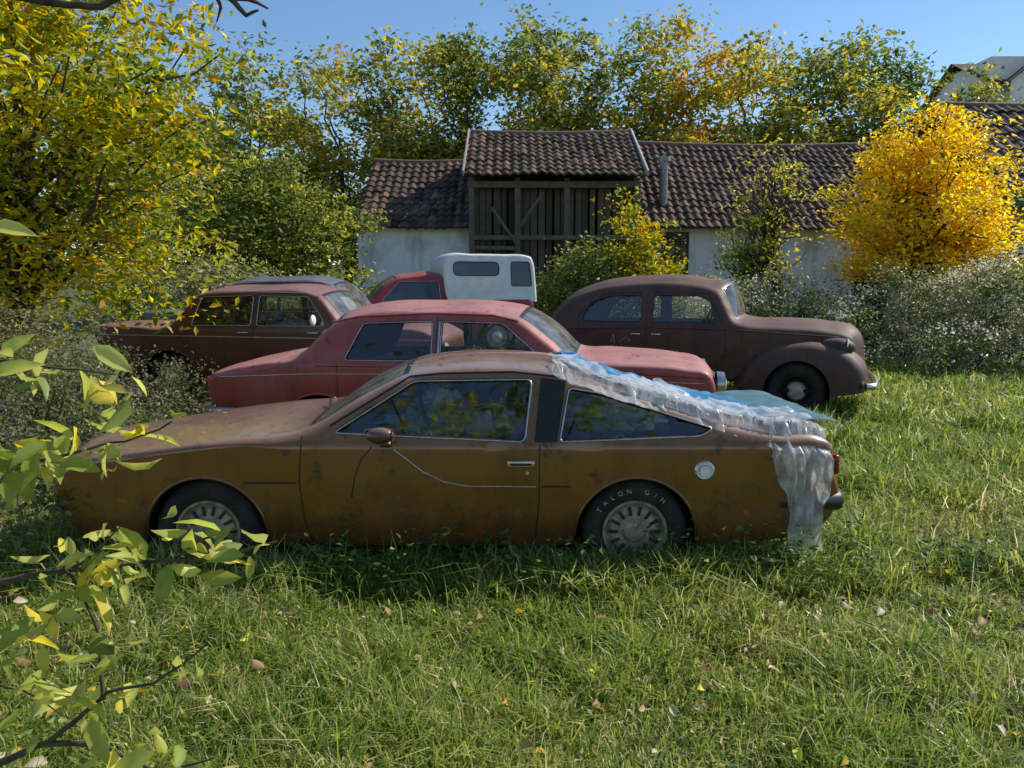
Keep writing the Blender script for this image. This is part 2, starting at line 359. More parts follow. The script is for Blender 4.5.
# ---- brown fastback coupe (faces -x)
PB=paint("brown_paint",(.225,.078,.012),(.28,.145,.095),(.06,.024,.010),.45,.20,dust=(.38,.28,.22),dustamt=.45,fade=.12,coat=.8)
ctrl=[(-2.40,.22,.05,'p'),(-2.58,.32,.10,'p'),(-2.66,.46,.14,'p'),(-2.62,.60,.14,'p'),(-2.48,.69,.06,'p'),(-2.2,.745,.035,'p'),(-1.6,.825,.035,'p'),(-1.16,.878,.035,'g'),(-.87,1.035,.06,'g'),(-.60,1.165,.05,'p'),(-.42,1.198,.045,'p'),(0,1.208,.045,'p'),(.28,1.18,.045,'g'),(.55,1.10,.045,'g'),(.85,1.005,.04,'g'),(1.2,.905,.04,'p'),(1.5,.852,.035,'p'),(1.74,.835,.03,'p'),(1.81,.79,.04,'p'),(1.82,.66,.06,'p'),(1.87,.52,.07,'p'),(1.82,.34,.06,'p'),(1.60,.25,0,'p')]
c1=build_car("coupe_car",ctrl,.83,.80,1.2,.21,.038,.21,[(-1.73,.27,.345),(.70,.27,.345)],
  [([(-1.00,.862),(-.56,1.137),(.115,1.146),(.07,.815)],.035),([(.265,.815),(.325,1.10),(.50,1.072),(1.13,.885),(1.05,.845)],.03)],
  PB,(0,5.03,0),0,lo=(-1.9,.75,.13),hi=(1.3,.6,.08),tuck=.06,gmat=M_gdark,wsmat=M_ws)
P=np.array([(.125,.815),(.165,1.155),(.31,1.14),(.25,.815)]); 
for sg in (-1,1):
    V=[];F=[]
    for i in range(9):
        t=i/8
        for j in range(5):
            s=j/4; a=P[0]*(1-t)+P[1]*t; b=P[3]*(1-t)+P[2]*t; p=a*(1-s)+b*s; V.append((p[0],sg*(float(c1.Sd(p[0],p[1])[0])+.003),p[1]))
    for i in range(8):
        for j in range(4): F.append((i*5+j,i*5+j+1,i*5+j+6,i*5+j+5))
    mesh("b_pillar",V,F,M_black,c1.e)
for pts in ([(-1.17,.845),(-1.19,.6),(-1.17,.36),(-1.13,.225)],[(.155,.80),(.150,.45),(.13,.225)],[(-1.13,.225),(.13,.225)],[(-.90,.50),(-.88,.62),(-.84,.72),(-.78,.79)]):
    side_line(c1,pts,.0035,M_black,"door_seam",0)
side_line(c1,[(-.66,.775),(-.60,.73),(-.50,.65),(-.38,.59),(-.25,.565),(.135,.562)],.0045,M_chrome,"side_moulding"); side_line(c1,[(.165,.563),(.33,.563)],.0045,M_black,"side_moulding"); side_line(c1,[(-1.50,.585),(-1.21,.585)],.0045,M_black,"side_moulding")
side_line(c1,[(-1.02,.90),(-.585,1.162),(-.40,1.180),(0,1.188),(.29,1.160)],.006,M_black,"roof_gutter",.002)
for sg in (-1,1):
    ys=sg*float(c1.S(.05,.70)); rbox("door_handle",(.05,ys+sg*.008,.695),(.155,.022,.036),.006,M_chrome,c1.e); rbox("door_handle_recess",(.05,ys+sg*.016,.693),(.12,.01,.014),.003,M_black,c1.e)
    lathe("door_lock",[(sg*.006,.001),(sg*.006,.010),(0,.012)],M_chrome,c1.e,(.085,ys,.642),seg=16)
ys=-float(c1.S(1.075,.655)); lathe("fuel_cap",[(-.016,.001),(-.016,.030),(-.004,.034),(-.006,.048),(0,.056)],M_white,c1.e,(1.075,ys,.655),mi=[0,1,0,1],mats=[M_white,M_chrome],seg=32)
def ellipsoid(name,c,s,mat,parent,rot=(0,0,0),n=20,m=12):
    V=[];F=[]
    for i in range(m+1):
        ph=math.pi*i/m
        for j in range(n):
            th=2*math.pi*j/n; V.append((s[0]*math.cos(ph),s[1]*math.sin(ph)*math.cos(th),s[2]*math.sin(ph)*math.sin(th)))
    for i in range(m):
        for j in range(n): F.append((i*n+j,i*n+(j+1)%n,(i+1)*n+(j+1)%n,(i+1)*n+j))
    return mesh(name,V,F,mat,parent,True,179,loc=c,rot=rot,weld=True)
ym=-float(c1.S(-.72,.85))
ellipsoid("wing_mirror",(-.72,ym-.09,.865),(.078,.05,.046),PB,c1.e); rbox("mirror_stalk",(-.70,ym-.03,.82),(.06,.08,.03),.01,PB,c1.e,(.5,0,0)); lathe("mirror_glass",[(0,.001),(0,.036)],M_chrome,c1.e,(-.652,ym-.09,.865),axis='x')
wheel(c1,.70,.285,.305,'slot'); wheel(c1,-1.73,.285,.305,'slot')
M_letters=simple("white_tyre_letters",(.42,.40,.35),.8,var=.5,scale=40)
def arc_text(s,a0,da,Rr,size):
    y0=-(float(c1.S(.70,.46))-.03)-.0085
    for i,ch in enumerate(s):
        if ch==' ': continue
        cu=bpy.data.curves.new("tyre_lettering",'FONT'); cu.body=ch; cu.size=size; cu.extrude=.0008; cu.align_x='CENTER'; cu.align_y='CENTER'; cu.materials.append(M_letters)
        o=bpy.data.objects.new("tyre_lettering",cu); col.objects.link(o); a=a0+da*i
        M=Matrix.Translation((.70+Rr*math.sin(a),y0,.285+Rr*math.cos(a)))@Matrix.Rotation(a,4,'Y')@Matrix.Rotation(math.pi/2,4,'X'); o.parent=c1.e; o.matrix_basis=M
arc_text("TALON G/H",-1.0,.21,.243,.038)
for y in (-.36,.36):
    rbox("front_seat",(-.15,y,.50),(.5,.5,.18),.05,M_int2,c1.e); rbox("front_seat_back",(.13,y,.76),(.14,.48,.55),.05,M_int2,c1.e,(0,.25,0))
rbox("rear_seat",(.62,0,.52),(.45,1.1,.2),.05,M_int,c1.e); rbox("rear_seat_back",(.86,0,.72),(.12,1.1,.3),.05,M_int,c1.e,(0,.3,0))
steering(c1,-.50,-.36,.86,-1)
rbox("dashboard",(-.85,0,.78),(.35,1.3,.16),.05,M_int,c1.e)
M_junk=simple("pale_rags",(.80,.80,.78),.7); M_junk2=simple("cardboard",(.50,.42,.28),.85); M_junk3=simple("green_rags",(.30,.38,.18),.85)
lump("rag_bundle",(-.46,-.32,1.00),(.09,.08,.09),M_junk,c1.e,3,1.1); lump("rag_bundle",(-.24,-.42,.84),(.26,.14,.10),M_junk2,c1.e,7,.8); lump("rag_bundle",(-.58,-.42,.83),(.18,.14,.08),M_junk3,c1.e,17,.9); lump("rag_bundle",(.58,-.42,.87),(.24,.14,.08),M_junk3,c1.e,5,.8); rbox("cardboard_box",(.50,-.10,.86),(.30,.34,.24),.01,M_junk2,c1.e,(0,.1,.3)); lump("rag_bundle",(.80,-.42,.87),(.11,.10,.05),M_junk,c1.e,25,.9)
tubes("cable_tangle",[([(-.30+.20*math.cos(t*1.3)+.12*math.sin(t*2.1),-.46+.07*math.sin(t),.90+.07*math.sin(t*1.7)) for t in np.linspace(0,18,110)],.006)],M_junk3,c1.e,5)
tubes("wiper",[([(-1.12,-.35,.925),(-1.22,.10,.93)],.007),([(-1.10,.1,.93),(-.98,.5,1.01)],.006)],M_black,c1.e)
for y in (-.52,.52): lathe("headlamp",[(-.03,.001),(-.025,.06),(0,.08)],M_lamp,c1.e,(-2.63,y,.57),axis='x')
def bumper(e,x,z,W,d,mat,r=.055,depth=.12,flat=.6,name="bumper",wrap=.35):
    pts=[(x-d*wrap,-W,z)]+[(x+d*(depth*(1-(abs(t))**2.5)),t*W*.97,z) for t in np.linspace(-1,1,17)]+[(x-d*wrap,W,z)]
    tubes(name,[(pts,r)],mat,e,10)
bumper(c1.e,1.86,.46,.76,1,M_black,.055,.07); bumper(c1.e,-2.60,.42,.70,-1,M_black,.05,.12)
for y in (-.55,.55): rbox("tail_lamp",(1.855,y,.66),(.05,.34,.12),.02,M_lens,c1.e)
rbox("side_marker",(1.62,-float(c1.S(1.62,.6))-.002,.60),(.10,.01,.04),.003,M_lens,c1.e)
# tarps over the rear glass
M_blue,nt,b,o=newmat("blue_tarp"); b.inputs["Roughness"].default_value=.38
n=noise(nt,5,5); nt.links.new(mixc(nt,ramp(nt,n.outputs[0],.35,.65),(.015,.13,.30),(.05,.28,.46)),b.inputs["Base Color"])
M_teal=simple("teal_panel",(.09,.20,.24),.4)
M_film,nt,b,o=newmat("plastic_film"); b.inputs["Base Color"].default_value=(.76,.78,.80,1); b.inputs["Roughness"].default_value=.20
tr=nd(nt,"ShaderNodeBsdfTransparent"); tl=nd(nt,"ShaderNodeBsdfTranslucent"); tl.inputs[0].default_value=(.8,.82,.85,1); m1=nd(nt,"ShaderNodeMixShader"); m1.inputs[0].default_value=.4; nt.links.new(b.outputs[0],m1.inputs[1]); nt.links.new(tl.outputs[0],m1.inputs[2])
nn=noise(nt,9,5,.7); m2=nd(nt,"ShaderNodeMixShader"); nt.links.new(ramp(nt,nn.outputs[0],.35,.65,.15,.75),m2.inputs[0]); nt.links.new(m1.outputs[0],m2.inputs[1]); nt.links.new(tr.outputs[0],m2.inputs[2]); nt.links.new(m2.outputs[0],o.inputs[0])
idx=[i for i in range(len(c1.prof)) if c1.prof[i,1]>.79 and c1.prof[i,0]>.26]
i0,i1=idx[0],idx[-1]
def drape(name,u0,u1,t0,t1,nu,nv,amp,off,mat,drop=None,sc_=6,seed=0,edge=0.,tf=None):
    V=[];F=[]
    for a in range(nu):
        fa=a/(nu-1)
        for b_ in range(nv):
            v=b_/(nv-1); u=i0+(i1-i0)*(u0+(u1-u0)*fa+.05*mn.noise(Vector((v*5,seed,2)))*(1 if a in(0,nu-1) else .3)); u=min(max(u,i0-4),i1)
            T0,T1=(tf(fa) if tf else (t0,t1))
            t=T0+(T1-T0)*v+edge*(mn.noise(Vector((fa*6,seed,v*2)))+.6*mn.noise(Vector((fa*23,seed,v*2))))*(1 if b_ in(0,nv-1) else .6)
            if t>=-1:
                p=c1.top(u,min(1,t)); q=crumple((p[0]*.8+p[1]*.5,p[1]*1.2-p[0]*.3,seed),sc_,amp); p=p+np.array((q*.3,0,abs(q)+off))
            else:
                p=c1.top(u,-1.); dd=(-1-t); dr=drop(p[0]) if drop else .1
                h=dd*dr; q=crumple((p[0]*1.8,h*.45,seed+3),sc_,amp*1.2); 
                z=max(p[2]-h,.05); yy=-float(c1.S(p[0],min(z,.75)))-.02
                w=min(1,h/.1); p=np.array((p[0]+q*.5-.10*h*(p[0]-1.7)*2,p[1]*(1-w)+yy*w-abs(q)*.9,z))
            V.append(p)
    for a in range(nu-1):
        for b_ in range(nv-1): F.append((a*nv+b_,a*nv+b_+1,(a+1)*nv+b_+1,(a+1)*nv+b_))
    return mesh(name,V,F,mat,c1.e,True,179)
drape("blue_tarp",.02,1.0,.95,-.70,70,50,.030,.014,M_blue,seed=1,edge=.12)
drape("plastic_sheet",-.03,.80,0,0,120,40,.050,.03,M_film,drop=lambda x:.10,sc_=5.5,seed=9,edge=.30,tf=lambda f:(-.35-.40*math.exp(-((f-.35)/.18)**2),-1.10-.35*math.sin(f*5)))
drape("plastic_sheet",.25,1.0,0,0,90,34,.045,.05,M_film,drop=lambda x:.10,sc_=7,seed=14,edge=.28,tf=lambda f:(-.65+.25*math.sin(f*7),-1.0-.9*f))
drape("plastic_sheet",.78,1.0,-.35,-2.0,60,80,.050,.03,M_film,drop=lambda x:.70+.05*math.sin(x*31) if x>1.56 else .12+.5*max(0,(x-1.44)/.12),sc_=6,seed=4,edge=.12)
V=[];F=[]
for i in range(14):
    for j in range(30):
        xx=1.46+.42*i/13; yy=-.66+1.32*j/29; V.append((xx,yy,.895+.035*i/13+.012*mn.noise(Vector((xx*6,yy*4,2)))-.10*max(0,i/13-.75)))
for i in range(13):
    for j in range(29): F.append((i*30+j,i*30+j+1,(i+1)*30+j+1,(i+1)*30+j))
mesh("spoiler_cover",V,F,M_teal,c1.e,True,179)
# ---- faded red sedan (faces +x)
PR=paint("faded_red_paint",(.34,.042,.034),(.50,.17,.145),(.11,.03,.02),.35,.36,dust=(.48,.33,.29),dustamt=.4,fade=.35,coat=.2)
ctrl=[(-2.50,.32,.04,'p'),(-2.62,.46,.08,'p'),(-2.68,.66,.08,'p'),(-2.66,.82,.05,'p'),(-2.5,.875,.05,'p'),(-2.1,.955,.06,'p'),(-1.80,1.01,.07,'g'),(-1.62,1.18,.10,'g'),(-1.44,1.325,.10,'p'),(-1.25,1.385,.09,'p'),(-.6,1.415,.09,'p'),(-.05,1.40,.09,'p'),(.16,1.35,.10,'g'),(.42,1.17,.12,'g'),(.66,1.0,.08,'p'),(1.0,.985,.07,'p'),(1.6,.945,.06,'p'),(1.80,.90,.06,'p'),(1.86,.78,.06,'p'),(1.87,.55,.06,'p'),(1.80,.36,.04,'p')]
c2=build_car("sedan_car",ctrl,.86,.95,1.4,.17,.05,.24,[(-1.60,.31,.37),(1.02,.31,.37)],
 [([(-1.36,.985),(-1.21,1.305),(-.58,1.325),(-.58,.985)],.04),([(-.50,.985),(-.50,1.325),(.04,1.31),(.34,1.06),(.36,.985)],.04)],
 PR,(-.03,7.42,.06),math.radians(-7),lo=(-2.0,.8,.10),hi=(1.2,.7,.06),tuck=.05,wsmat=M_ws)
for pts in ([(-1.42,.96),(-1.42,.6),(-1.3,.27)],[(-.54,1.36),(-.54,.27)],[(.42,.97),(.42,.27)],[(-1.62,.93),(.55,.93),(1.8,.86)]): side_line(c2,pts,.0035,M_black,"door_seam",0)
side_line(c2,[(-2.55,.82),(-1.7,.86),(0,.88),(1.75,.82)],.006,M_chrome,"side_moulding")
side_line(c2,[(-1.5,1.315),(-1.25,1.365),(-.6,1.395),(-.05,1.38),(.17,1.33)],.009,PR,"drip_rail",.008)
side_line(c2,[(-.52,.99),(-.52,1.32)],.010,M_chrome,"window_divider",.0)
for x in (-.68,.20):
    for sg in (-1,1): rbox("door_handle",(x,sg*(float(c2.S(x,.86))+.018),.865),(.15,.022,.022),.008,M_chrome,c2.e)
wheel(c2,-1.60,.31,.32,'cap'); wheel(c2,1.02,.31,.32,'cap')
seats(c2,-.15,-1.0,.75,.45,1,M_int2); steering(c2,.25,-.0+.36,.95,1); rbox("dashboard",(.50,0,.90),(.25,1.4,.14),.05,M_int,c2.e)
for y in (-.66,.66):
    for z,rr in ((.80,.090),(.62,.070)):
        lathe("headlamp",[(.06,.001),(.055,rr*.5),(.03,rr*.85),(.04,rr),(.035,rr*1.15),(-.03,rr*1.2)],M_lamp,c2.e,(1.90,y,z),axis='x',mi=[0,0,1,1,1],mats=[M_lamp,M_chrome],seg=28)
    rbox("tail_lamp",(-2.70,y,.74),(.05,.16,.14),.02,M_lens,c2.e)
rbox("grille",(1.93,0,.70),(.06,.9,.26),.02,M_chrome,c2.e)
for k in range(7): rbox("grille_bar",(1.965,0,.60+k*.034),(.012,.86,.010),.003,M_black,c2.e)
bumper(c2.e,1.93,.48,.84,1,M_chrome,.05,.07); bumper(c2.e,-2.74,.50,.80,-1,M_chrome,.05,.07)
tubes("wiper",[([(.66,-.5,1.055),(.50,-.1,1.19)],.006),([(.66,.2,1.07),(.52,.55,1.17)],.006)],M_black,c2.e)
# ---- maroon sedan
PM=paint("maroon_paint",(.095,.016,.013),(.27,.09,.07),(.06,.03,.02),.35,.30,dust=(.38,.24,.20),dustamt=.45,fade=.25,coat=.3)
ctrl=[(-2.30,.34,.03,'p'),(-2.42,.50,.06,'p'),(-2.47,.78,.06,'p'),(-2.54,1.0,.03,'p'),(-2.35,1.02,.03,'p'),(-1.9,1.01,.04,'p'),(-1.45,1.02,.05,'g'),(-1.30,1.20,.09,'g'),(-1.14,1.39,.08,'p'),(-.98,1.44,.08,'p'),(-.4,1.465,.08,'p'),(.35,1.45,.08,'p'),(.52,1.40,.08,'g'),(.72,1.20,.12,'g'),(.90,1.02,.09,'p'),(1.3,1.0,.08,'p'),(1.95,.95,.07,'p'),(2.1,.86,.06,'p'),(2.12,.6,.06,'p'),(2.05,.38,.03,'p')]
holesM=[([(-1.13,1.025),(-1.03,1.385),(-.33,1.40),(-.33,1.025)],.04),([(-.25,1.025),(-.25,1.40),(.40,1.385),(.62,1.10),(.63,1.025)],.04)]
c3=build_car("sedan_car",ctrl,.87,.99,1.45,.16,.05,.26,[(-1.45,.33,.38),(1.28,.33,.38)],holesM,PM,(-2.85,10.5,.19),math.radians(-8),lo=(-1.9,.8,.06),hi=(1.4,.7,.06),tuck=.05)
for pts in ([(-1.18,.98),(-1.18,.6),(-1.05,.28)],[(-.29,1.40),(-.29,.28)],[(.70,1.0),(.70,.28)]): side_line(c3,pts,.004,M_black,"door_seam",0)
side_line(c3,[(-2.45,.90),(2.05,.86)],.008,M_chrome,"side_moulding"); side_line(c3,[(-1.25,1.36),(-.98,1.425),(-.4,1.45),(.35,1.435),(.53,1.385)],.009,M_chrome,"drip_rail",.006)
wheel(c3,-1.45,.33,.33,'cap'); wheel(c3,1.28,.33,.33,'cap'); seats(c3,.1,-.75,.75,.5,1,M_int2); steering(c3,.5,-.36,1.0,1)
for x in (-.42,.5):
    for sg in (-1,1): rbox("door_handle",(x,sg*(float(c3.S(x,.94))+.018),.94),(.15,.022,.022),.008,M_chrome,c3.e)
ellipsoid("wing_mirror",(.55,-.98,1.10),(.03,.07,.07),M_white,c3.e); bumper(c3.e,-2.5,.50,.82,-1,M_chrome,.05,.05); bumper(c3.e,2.15,.50,.82,1,M_chrome,.05,.06)
for y in (-.7,.7): rbox("tail_lamp",(-2.50,y,.84),(.05,.12,.2),.02,M_lens,c3.e); lathe("headlamp",[(.03,.001),(.02,.07),(-.01,.09)],M_lamp,c3.e,(2.16,y,.74),axis='x')
# ---- dark sedan behind
PD=paint("dark_grey_paint",(.03,.035,.045),(.10,.11,.13),(.05,.03,.02),.1,.3,dust=(.3,.3,.3),dustamt=.3,coat=.3)
c4_=build_car("sedan_car",[(a,b*1.10,c,d) for a,b,c,d in ctrl],.85,1.08,1.58,.15,.05,.26,[(-1.45,.33,.38),(1.28,.33,.38)],[([(p[0],p[1]*1.10) for p in h[0]],h[1]) for h in holesM],PD,(-3.35,13.0,.20),math.radians(-3),lo=(-1.9,.8,.06),hi=(1.4,.7,.06))
wheel(c4_,-1.45,.33,.33,'cap'); wheel(c4_,1.28,.33,.33,'cap'); seats(c4_,.1,-.75,.75,.5,1); side_line(c4_,[(-1.25,1.50),(-.98,1.57),(-.4,1.60),(.35,1.585),(.53,1.53)],.010,M_chrome,"drip_rail",.006)
# ---- vintage car (faces +x, turned toward the camera)
PV=paint("rusty_primer_paint",(.060,.022,.017),(.12,.06,.045),(.15,.06,.027),.6,.46,dust=(.22,.14,.11),dustamt=.35,fade=.6)
ctrl=[(-1.75,.40,.04,'p'),(-1.95,.62,.08,'p'),(-1.98,.88,.10,'p'),(-1.86,1.15,.10,'p'),(-1.62,1.40,.10,'p'),(-1.25,1.55,.10,'p'),(-.7,1.62,.10,'p'),(-.1,1.615,.10,'p'),(.22,1.56,.10,'p'),(.30,1.53,.14,'g'),(.42,1.34,.13,'g'),(.54,1.15,.08,'p'),(.68,1.11,.08,'p'),(1.1,1.09,.09,'p'),(1.55,1.06,.09,'p'),(1.84,.98,.10,'p'),(1.93,.74,.08,'p'),(1.94,.45,.05,'p')]
c5=build_car("vintage_car",ctrl,.70,1.05,1.58,.12,.10,.34,[],
 [([(-1.42,1.12),(-1.30,1.36),(-1.05,1.45),(-.62,1.46),(-.62,1.12)],.07),([(-.48,1.12),(-.48,1.46),(.12,1.45),(.24,1.37),(.31,1.12)],.05)],
 PV,(2.46,10.15,.14),math.radians(-22),lo=(-1.0,1.1,.12),hi=(.5,1.5,.42),tuck=.03,trim=PV,wsmat=M_ws)
f1=build_car("x",[(.52,.38,.0,'p'),(.68,.62,.0,'p'),(.94,.84,.0,'p'),(1.24,.91,.0,'p'),(1.54,.90,.01,'p'),(1.84,.80,.03,'p'),(2.00,.58,.04,'p'),(2.02,.36,.04,'p')],.86,.60,1.3,.12,.16,.30,[(1.26,.34,.37)],[],PV,None,0,lo=(.96,.6,.14),hi=(1.54,.6,.10),parent=c5.e,partname="front_fenders")
f2=build_car("x",[(-2.12,.36,.03,'p'),(-2.02,.56,.02,'p'),(-1.72,.78,.0,'p'),(-1.35,.84,.0,'p'),(-1.02,.74,.0,'p'),(-.82,.54,.0,'p'),(-.74,.38,.0,'p')],.83,.60,1.3,.12,.14,.34,[(-1.35,.34,.35)],[],PV,None,0,lo=(-1.6,.6,.14),hi=(-1.1,.5,.12),parent=c5.e,partname="rear_fenders")
for f in (f1,f2): f.e=c5.e
wheel(f1,1.26,.34,.335,'cap',w=.15,yoff=.07,hubmat=M_black,rimr=.19,capmat=M_dull); wheel(f2,-1.35,.34,.335,'cap',w=.15,yoff=.07,hubmat=M_black,rimr=.19,capmat=M_dull)
for sg in (-1,1): rbox("running_board",(-.08,sg*.74,.33),(1.4,.20,.05),.02,PV,c5.e)
for pts in ([(-.55,1.50),(-.55,.38)],[(.42,1.10),(.42,.38)],[(-.50,1.49),(.2,1.48),(.38,1.12)],[(-.62,1.49),(-1.1,1.48),(-1.45,1.2),(-1.40,.85)],[(.62,.86),(.62,1.08)]): side_line(c5,pts,.0045,M_black,"door_seam",0)
side_line(c5,[(-1.7,1.02),(-.5,1.055),(.6,1.04),(1.7,.97)],.008,PV,"belt_crease",.004)
side_line(c5,[(-1.0,.86),(-.97,.97),(-.95,.84)],.004,M_dull,"chalk_scrawl",.001,False); side_line(c5,[(-.88,.88),(-.80,.93),(-.74,.87)],.004,M_dull,"chalk_scrawl",.001,False)
for x in (-.42,-.68):
    rbox("door_handle",(x,-float(c5.S(x,.98))-.025,.97),(.12,.02,.025),.008,M_chrome,c5.e)
for sg in (-1,1): ellipsoid("headlamp_pod",(1.68,sg*.62,.86),(.20,.12,.11),PV,c5.e); lathe("headlamp",[(.05,.001),(.04,.06),(0,.10)],M_lamp,c5.e,(1.79,sg*.62,.87),axis='x')
for k in range(9): rbox("grille_bar",(1.99,0,.48+k*.045),(.03,.34-.01*abs(k-4),.012),.004,M_chrome,c5.e)
bumper(c5.e,2.08,.43,.80,1,M_chrome,.04,.05,wrap=.08); bumper(c5.e,-2.18,.42,.78,-1,M_chrome,.045,.05,wrap=.2)
seats(c5,-.3,-1.1,.6,.55,1); steering(c5,.15,-.3,1.1,1)
# ---- red pickup with white canopy (faces -x)
PR2=paint("red_pickup_paint",(.28,.018,.018),(.36,.07,.06),(.10,.03,.02),.1,.35,dustamt=.2)
ctrl=[(-2.15,.36,.04,'p'),(-2.25,.55,.08,'p'),(-2.22,.80,.06,'p'),(-2.05,.90,.06,'p'),(-1.35,.98,.06,'g'),(-1.0,1.30,.07,'g'),(-.80,1.42,.06,'p'),(-.55,1.46,.06,'p'),(.02,1.45,.06,'p'),(.12,1.38,.05,'p'),(.16,1.02,.03,'p'),(.30,.98,.0,'p'),(1.75,.98,.0,'p'),(1.80,.80,.02,'p'),(1.80,.40,.02,'p')]
c6=build_car("pickup_truck",ctrl,.80,.94,1.45,.13,.04,.28,[(-1.5,.33,.36),(1.05,.33,.36)],[([(-1.12,1.0),(-.78,1.36),(-.05,1.37),(-.03,1.0)],.04)],PR2,(-1.50,15.0,.46),math.radians(16),lo=(-1.4,.7,.08),hi=(3,1,0),gmat=M_gd2)
wheel(c6,-1.5,.33,.32,'cap'); wheel(c6,1.05,.33,.32,'cap')
x0,x1,z0_,z1=.08,1.80,.99,1.86
pts=[(x0,z0_),(x0-.03,1.3),(x0-.02,z1-.14),(x0+.01,z1-.05),(x0+.09,z1),(.6,z1+.015),(1.2,z1+.015),(x1-.15,z1),(x1-.06,z1-.03),(x1-.02,z1-.12),(x1+.02,1.4),(x1+.04,z0_)]
build_car("x",[(p[0],p[1],.02,'p') for p in pts],.78,1.0,1.9,.08,.045,z0_-.001,[],[([(.22,1.47),(.22,1.73),(1.10,1.73),(1.10,1.47)],.12),([(1.33,1.28),(1.33,1.74),(1.70,1.74),(1.74,1.28)],.05)],M_white,None,0,lo=(-9,1,0),hi=(9,1,0),tuck=0,gmat=M_gd2,parent=c6.e,partname="canopy_shell",trim=M_black)
rbox("canopy_rear_window",(1.845,0,1.5),(.02,1.1,.42),.006,M_black,c6.e)
# ------------------------------------------------------------ foliage
def leaf_arrays(C,size,cl,up=.6,aspect=.55,fold=.25,detailed=False,rng=R,down=0.):
    N=len(C); n=rng.normal(size=(N,3)); n/=np.linalg.norm(n,axis=1)[:,None]; n[:,2]=n[:,2]+up*np.sign(n[:,2]+.3); n/=np.linalg.norm(n,axis=1)[:,None]
    a=np.cross(n,rng.normal(size=(N,3))); a/=np.linalg.norm(a,axis=1)[:,None]; 
    if down>0:
        a[:,2]-=down; a-=n*(a*n).sum(1)[:,None]; a/=np.linalg.norm(a,axis=1)[:,None]
    b=np.cross(n,a); L=size[:,None]; Wd=L*aspect
    if not detailed:
        V=np.stack([C-a*L*.5,C+b*Wd*.5-a*L*.06+n*Wd*fold,C+a*L*.5,C-b*Wd*.5-a*L*.06+n*Wd*fold],1)
        F=np.arange(N*4).reshape(N,4); return V.reshape(-1,3),[F],np.repeat(cl,4,0)
    cv=rng.uniform(.05,.38,N)[:,None]
    cur=lambda t:-n*L*(cv*(t)**2)
    m=lambda t:C+a*L*t+cur(t)
    V=np.stack([m(0),m(.3),m(.65),m(1),m(.28)+b*Wd*.46+n*Wd*fold,m(.62)+b*Wd*.42+n*Wd*fold,m(.28)-b*Wd*.46+n*Wd*fold,m(.62)-b*Wd*.42+n*Wd*fold,m(.08)+b*Wd*.16,m(.08)-b*Wd*.16,m(.86)+b*Wd*.17+n*Wd*fold*.5,m(.86)-b*Wd*.17+n*Wd*fold*.5],1)
    o=(np.arange(N)*12)[:,None]
    q=np.concatenate([o+np.array([[0,8,4,1]]),o+np.array([[0,1,6,9]]),o+np.array([[1,4,5,2]]),o+np.array([[1,2,7,6]]),o+np.array([[2,5,10,3]]),o+np.array([[2,3,11,7]])])
    cc=np.repeat(cl,12,0).reshape(N,12,3); cc[:,3]*=rng.uniform(.5,1,(N,1)); cc[:,[10,11]]*=rng.uniform(.7,1,(N,1,1)); cc[:,[1,2]]*=1.15
    return V.reshape(-1,3),[q],np.clip(cc.reshape(-1,3),0,.9)
def pick(pal,N,rng,jit=.18):
    pal=np.array(pal); w=pal[:,3]/pal[:,3].sum(); i=rng.choice(len(pal),N,p=w); c=pal[i,:3]
    return c
def lobes_sample(lobes,n,rng,shell=.4):
    L=np.array(lobes,float); w=L[:,3]*L[:,4]*L[:,5]; w=w/w.sum(); i=rng.choice(len(L),n,p=w)
    d=rng.normal(size=(n,3)); d/=np.linalg.norm(d,axis=1)[:,None]; r=rng.random(n)**shell
    return L[i,:3]+d*r[:,None]*L[i,3:6]
def crown(lobes,nc,per,size,pal,cr,seed,shell=.4,up=.6,aspect=.55,detailed=False,flat=.6,down=0.):
    rng=np.random.default_rng(seed); K=lobes_sample(lobes,nc,rng,shell); cc=pick(pal,nc,rng)*(1+rng.normal(size=(nc,1))*.15)
    C=np.repeat(K,per,0); g=rng.normal(size=(nc*per,3)); g[:,2]*=flat; C=C+g*cr*np.repeat(rng.uniform(.5,1.4,nc),per)[:,None]
    cl=np.repeat(cc,per,0); swap=rng.random(nc*per)<.3; cl[swap]=pick(pal,swap.sum(),rng); cl=cl*(1+rng.normal(size=(len(cl),1))*.2); cl=np.clip(cl,.004,.9)
    sz=size*rng.uniform(.55,1.3,len(C))
    V,F,c=leaf_arrays(C,sz,cl,up,aspect,.25,detailed,rng,down); return K,V,F,c
def limb_paths(base,K,nl,th,seed,r0=.05,r1=.008,h0=.35):
    rng=np.random.default_rng(seed); base=np.array(base,float); out=[]
    tp=[base+np.array([0,0,-.1])]; 
    for i in range(1,7): tp.append(base+np.array([rng.normal()*.05*th*.2,rng.normal()*.05*th*.2,th*i/6]))
    out.append((tp,np.linspace(r0*2.2,r0*.8,7)))
    idx=rng.choice(len(K),min(nl,len(K)),replace=False)
    for i in idx:
        e=K[i]; s=min(.98,h0+rng.random()*(1-h0)); st=base+np.array([0,0,th*s]); v=e-st; k=6; pts=[]
        for j in range(k+1):
            t=j/k; p=st+v*t+np.array([0,0,1])*math.sin(t*math.pi)*.12*np.linalg.norm(v)*(.5)+rng.normal(size=3)*.04*np.linalg.norm(v)*math.sin(t*math.pi); pts.append(p)
        out.append((pts,np.linspace(r0*.7*rng.uniform(.5,1),r1,k+1)))
    return out
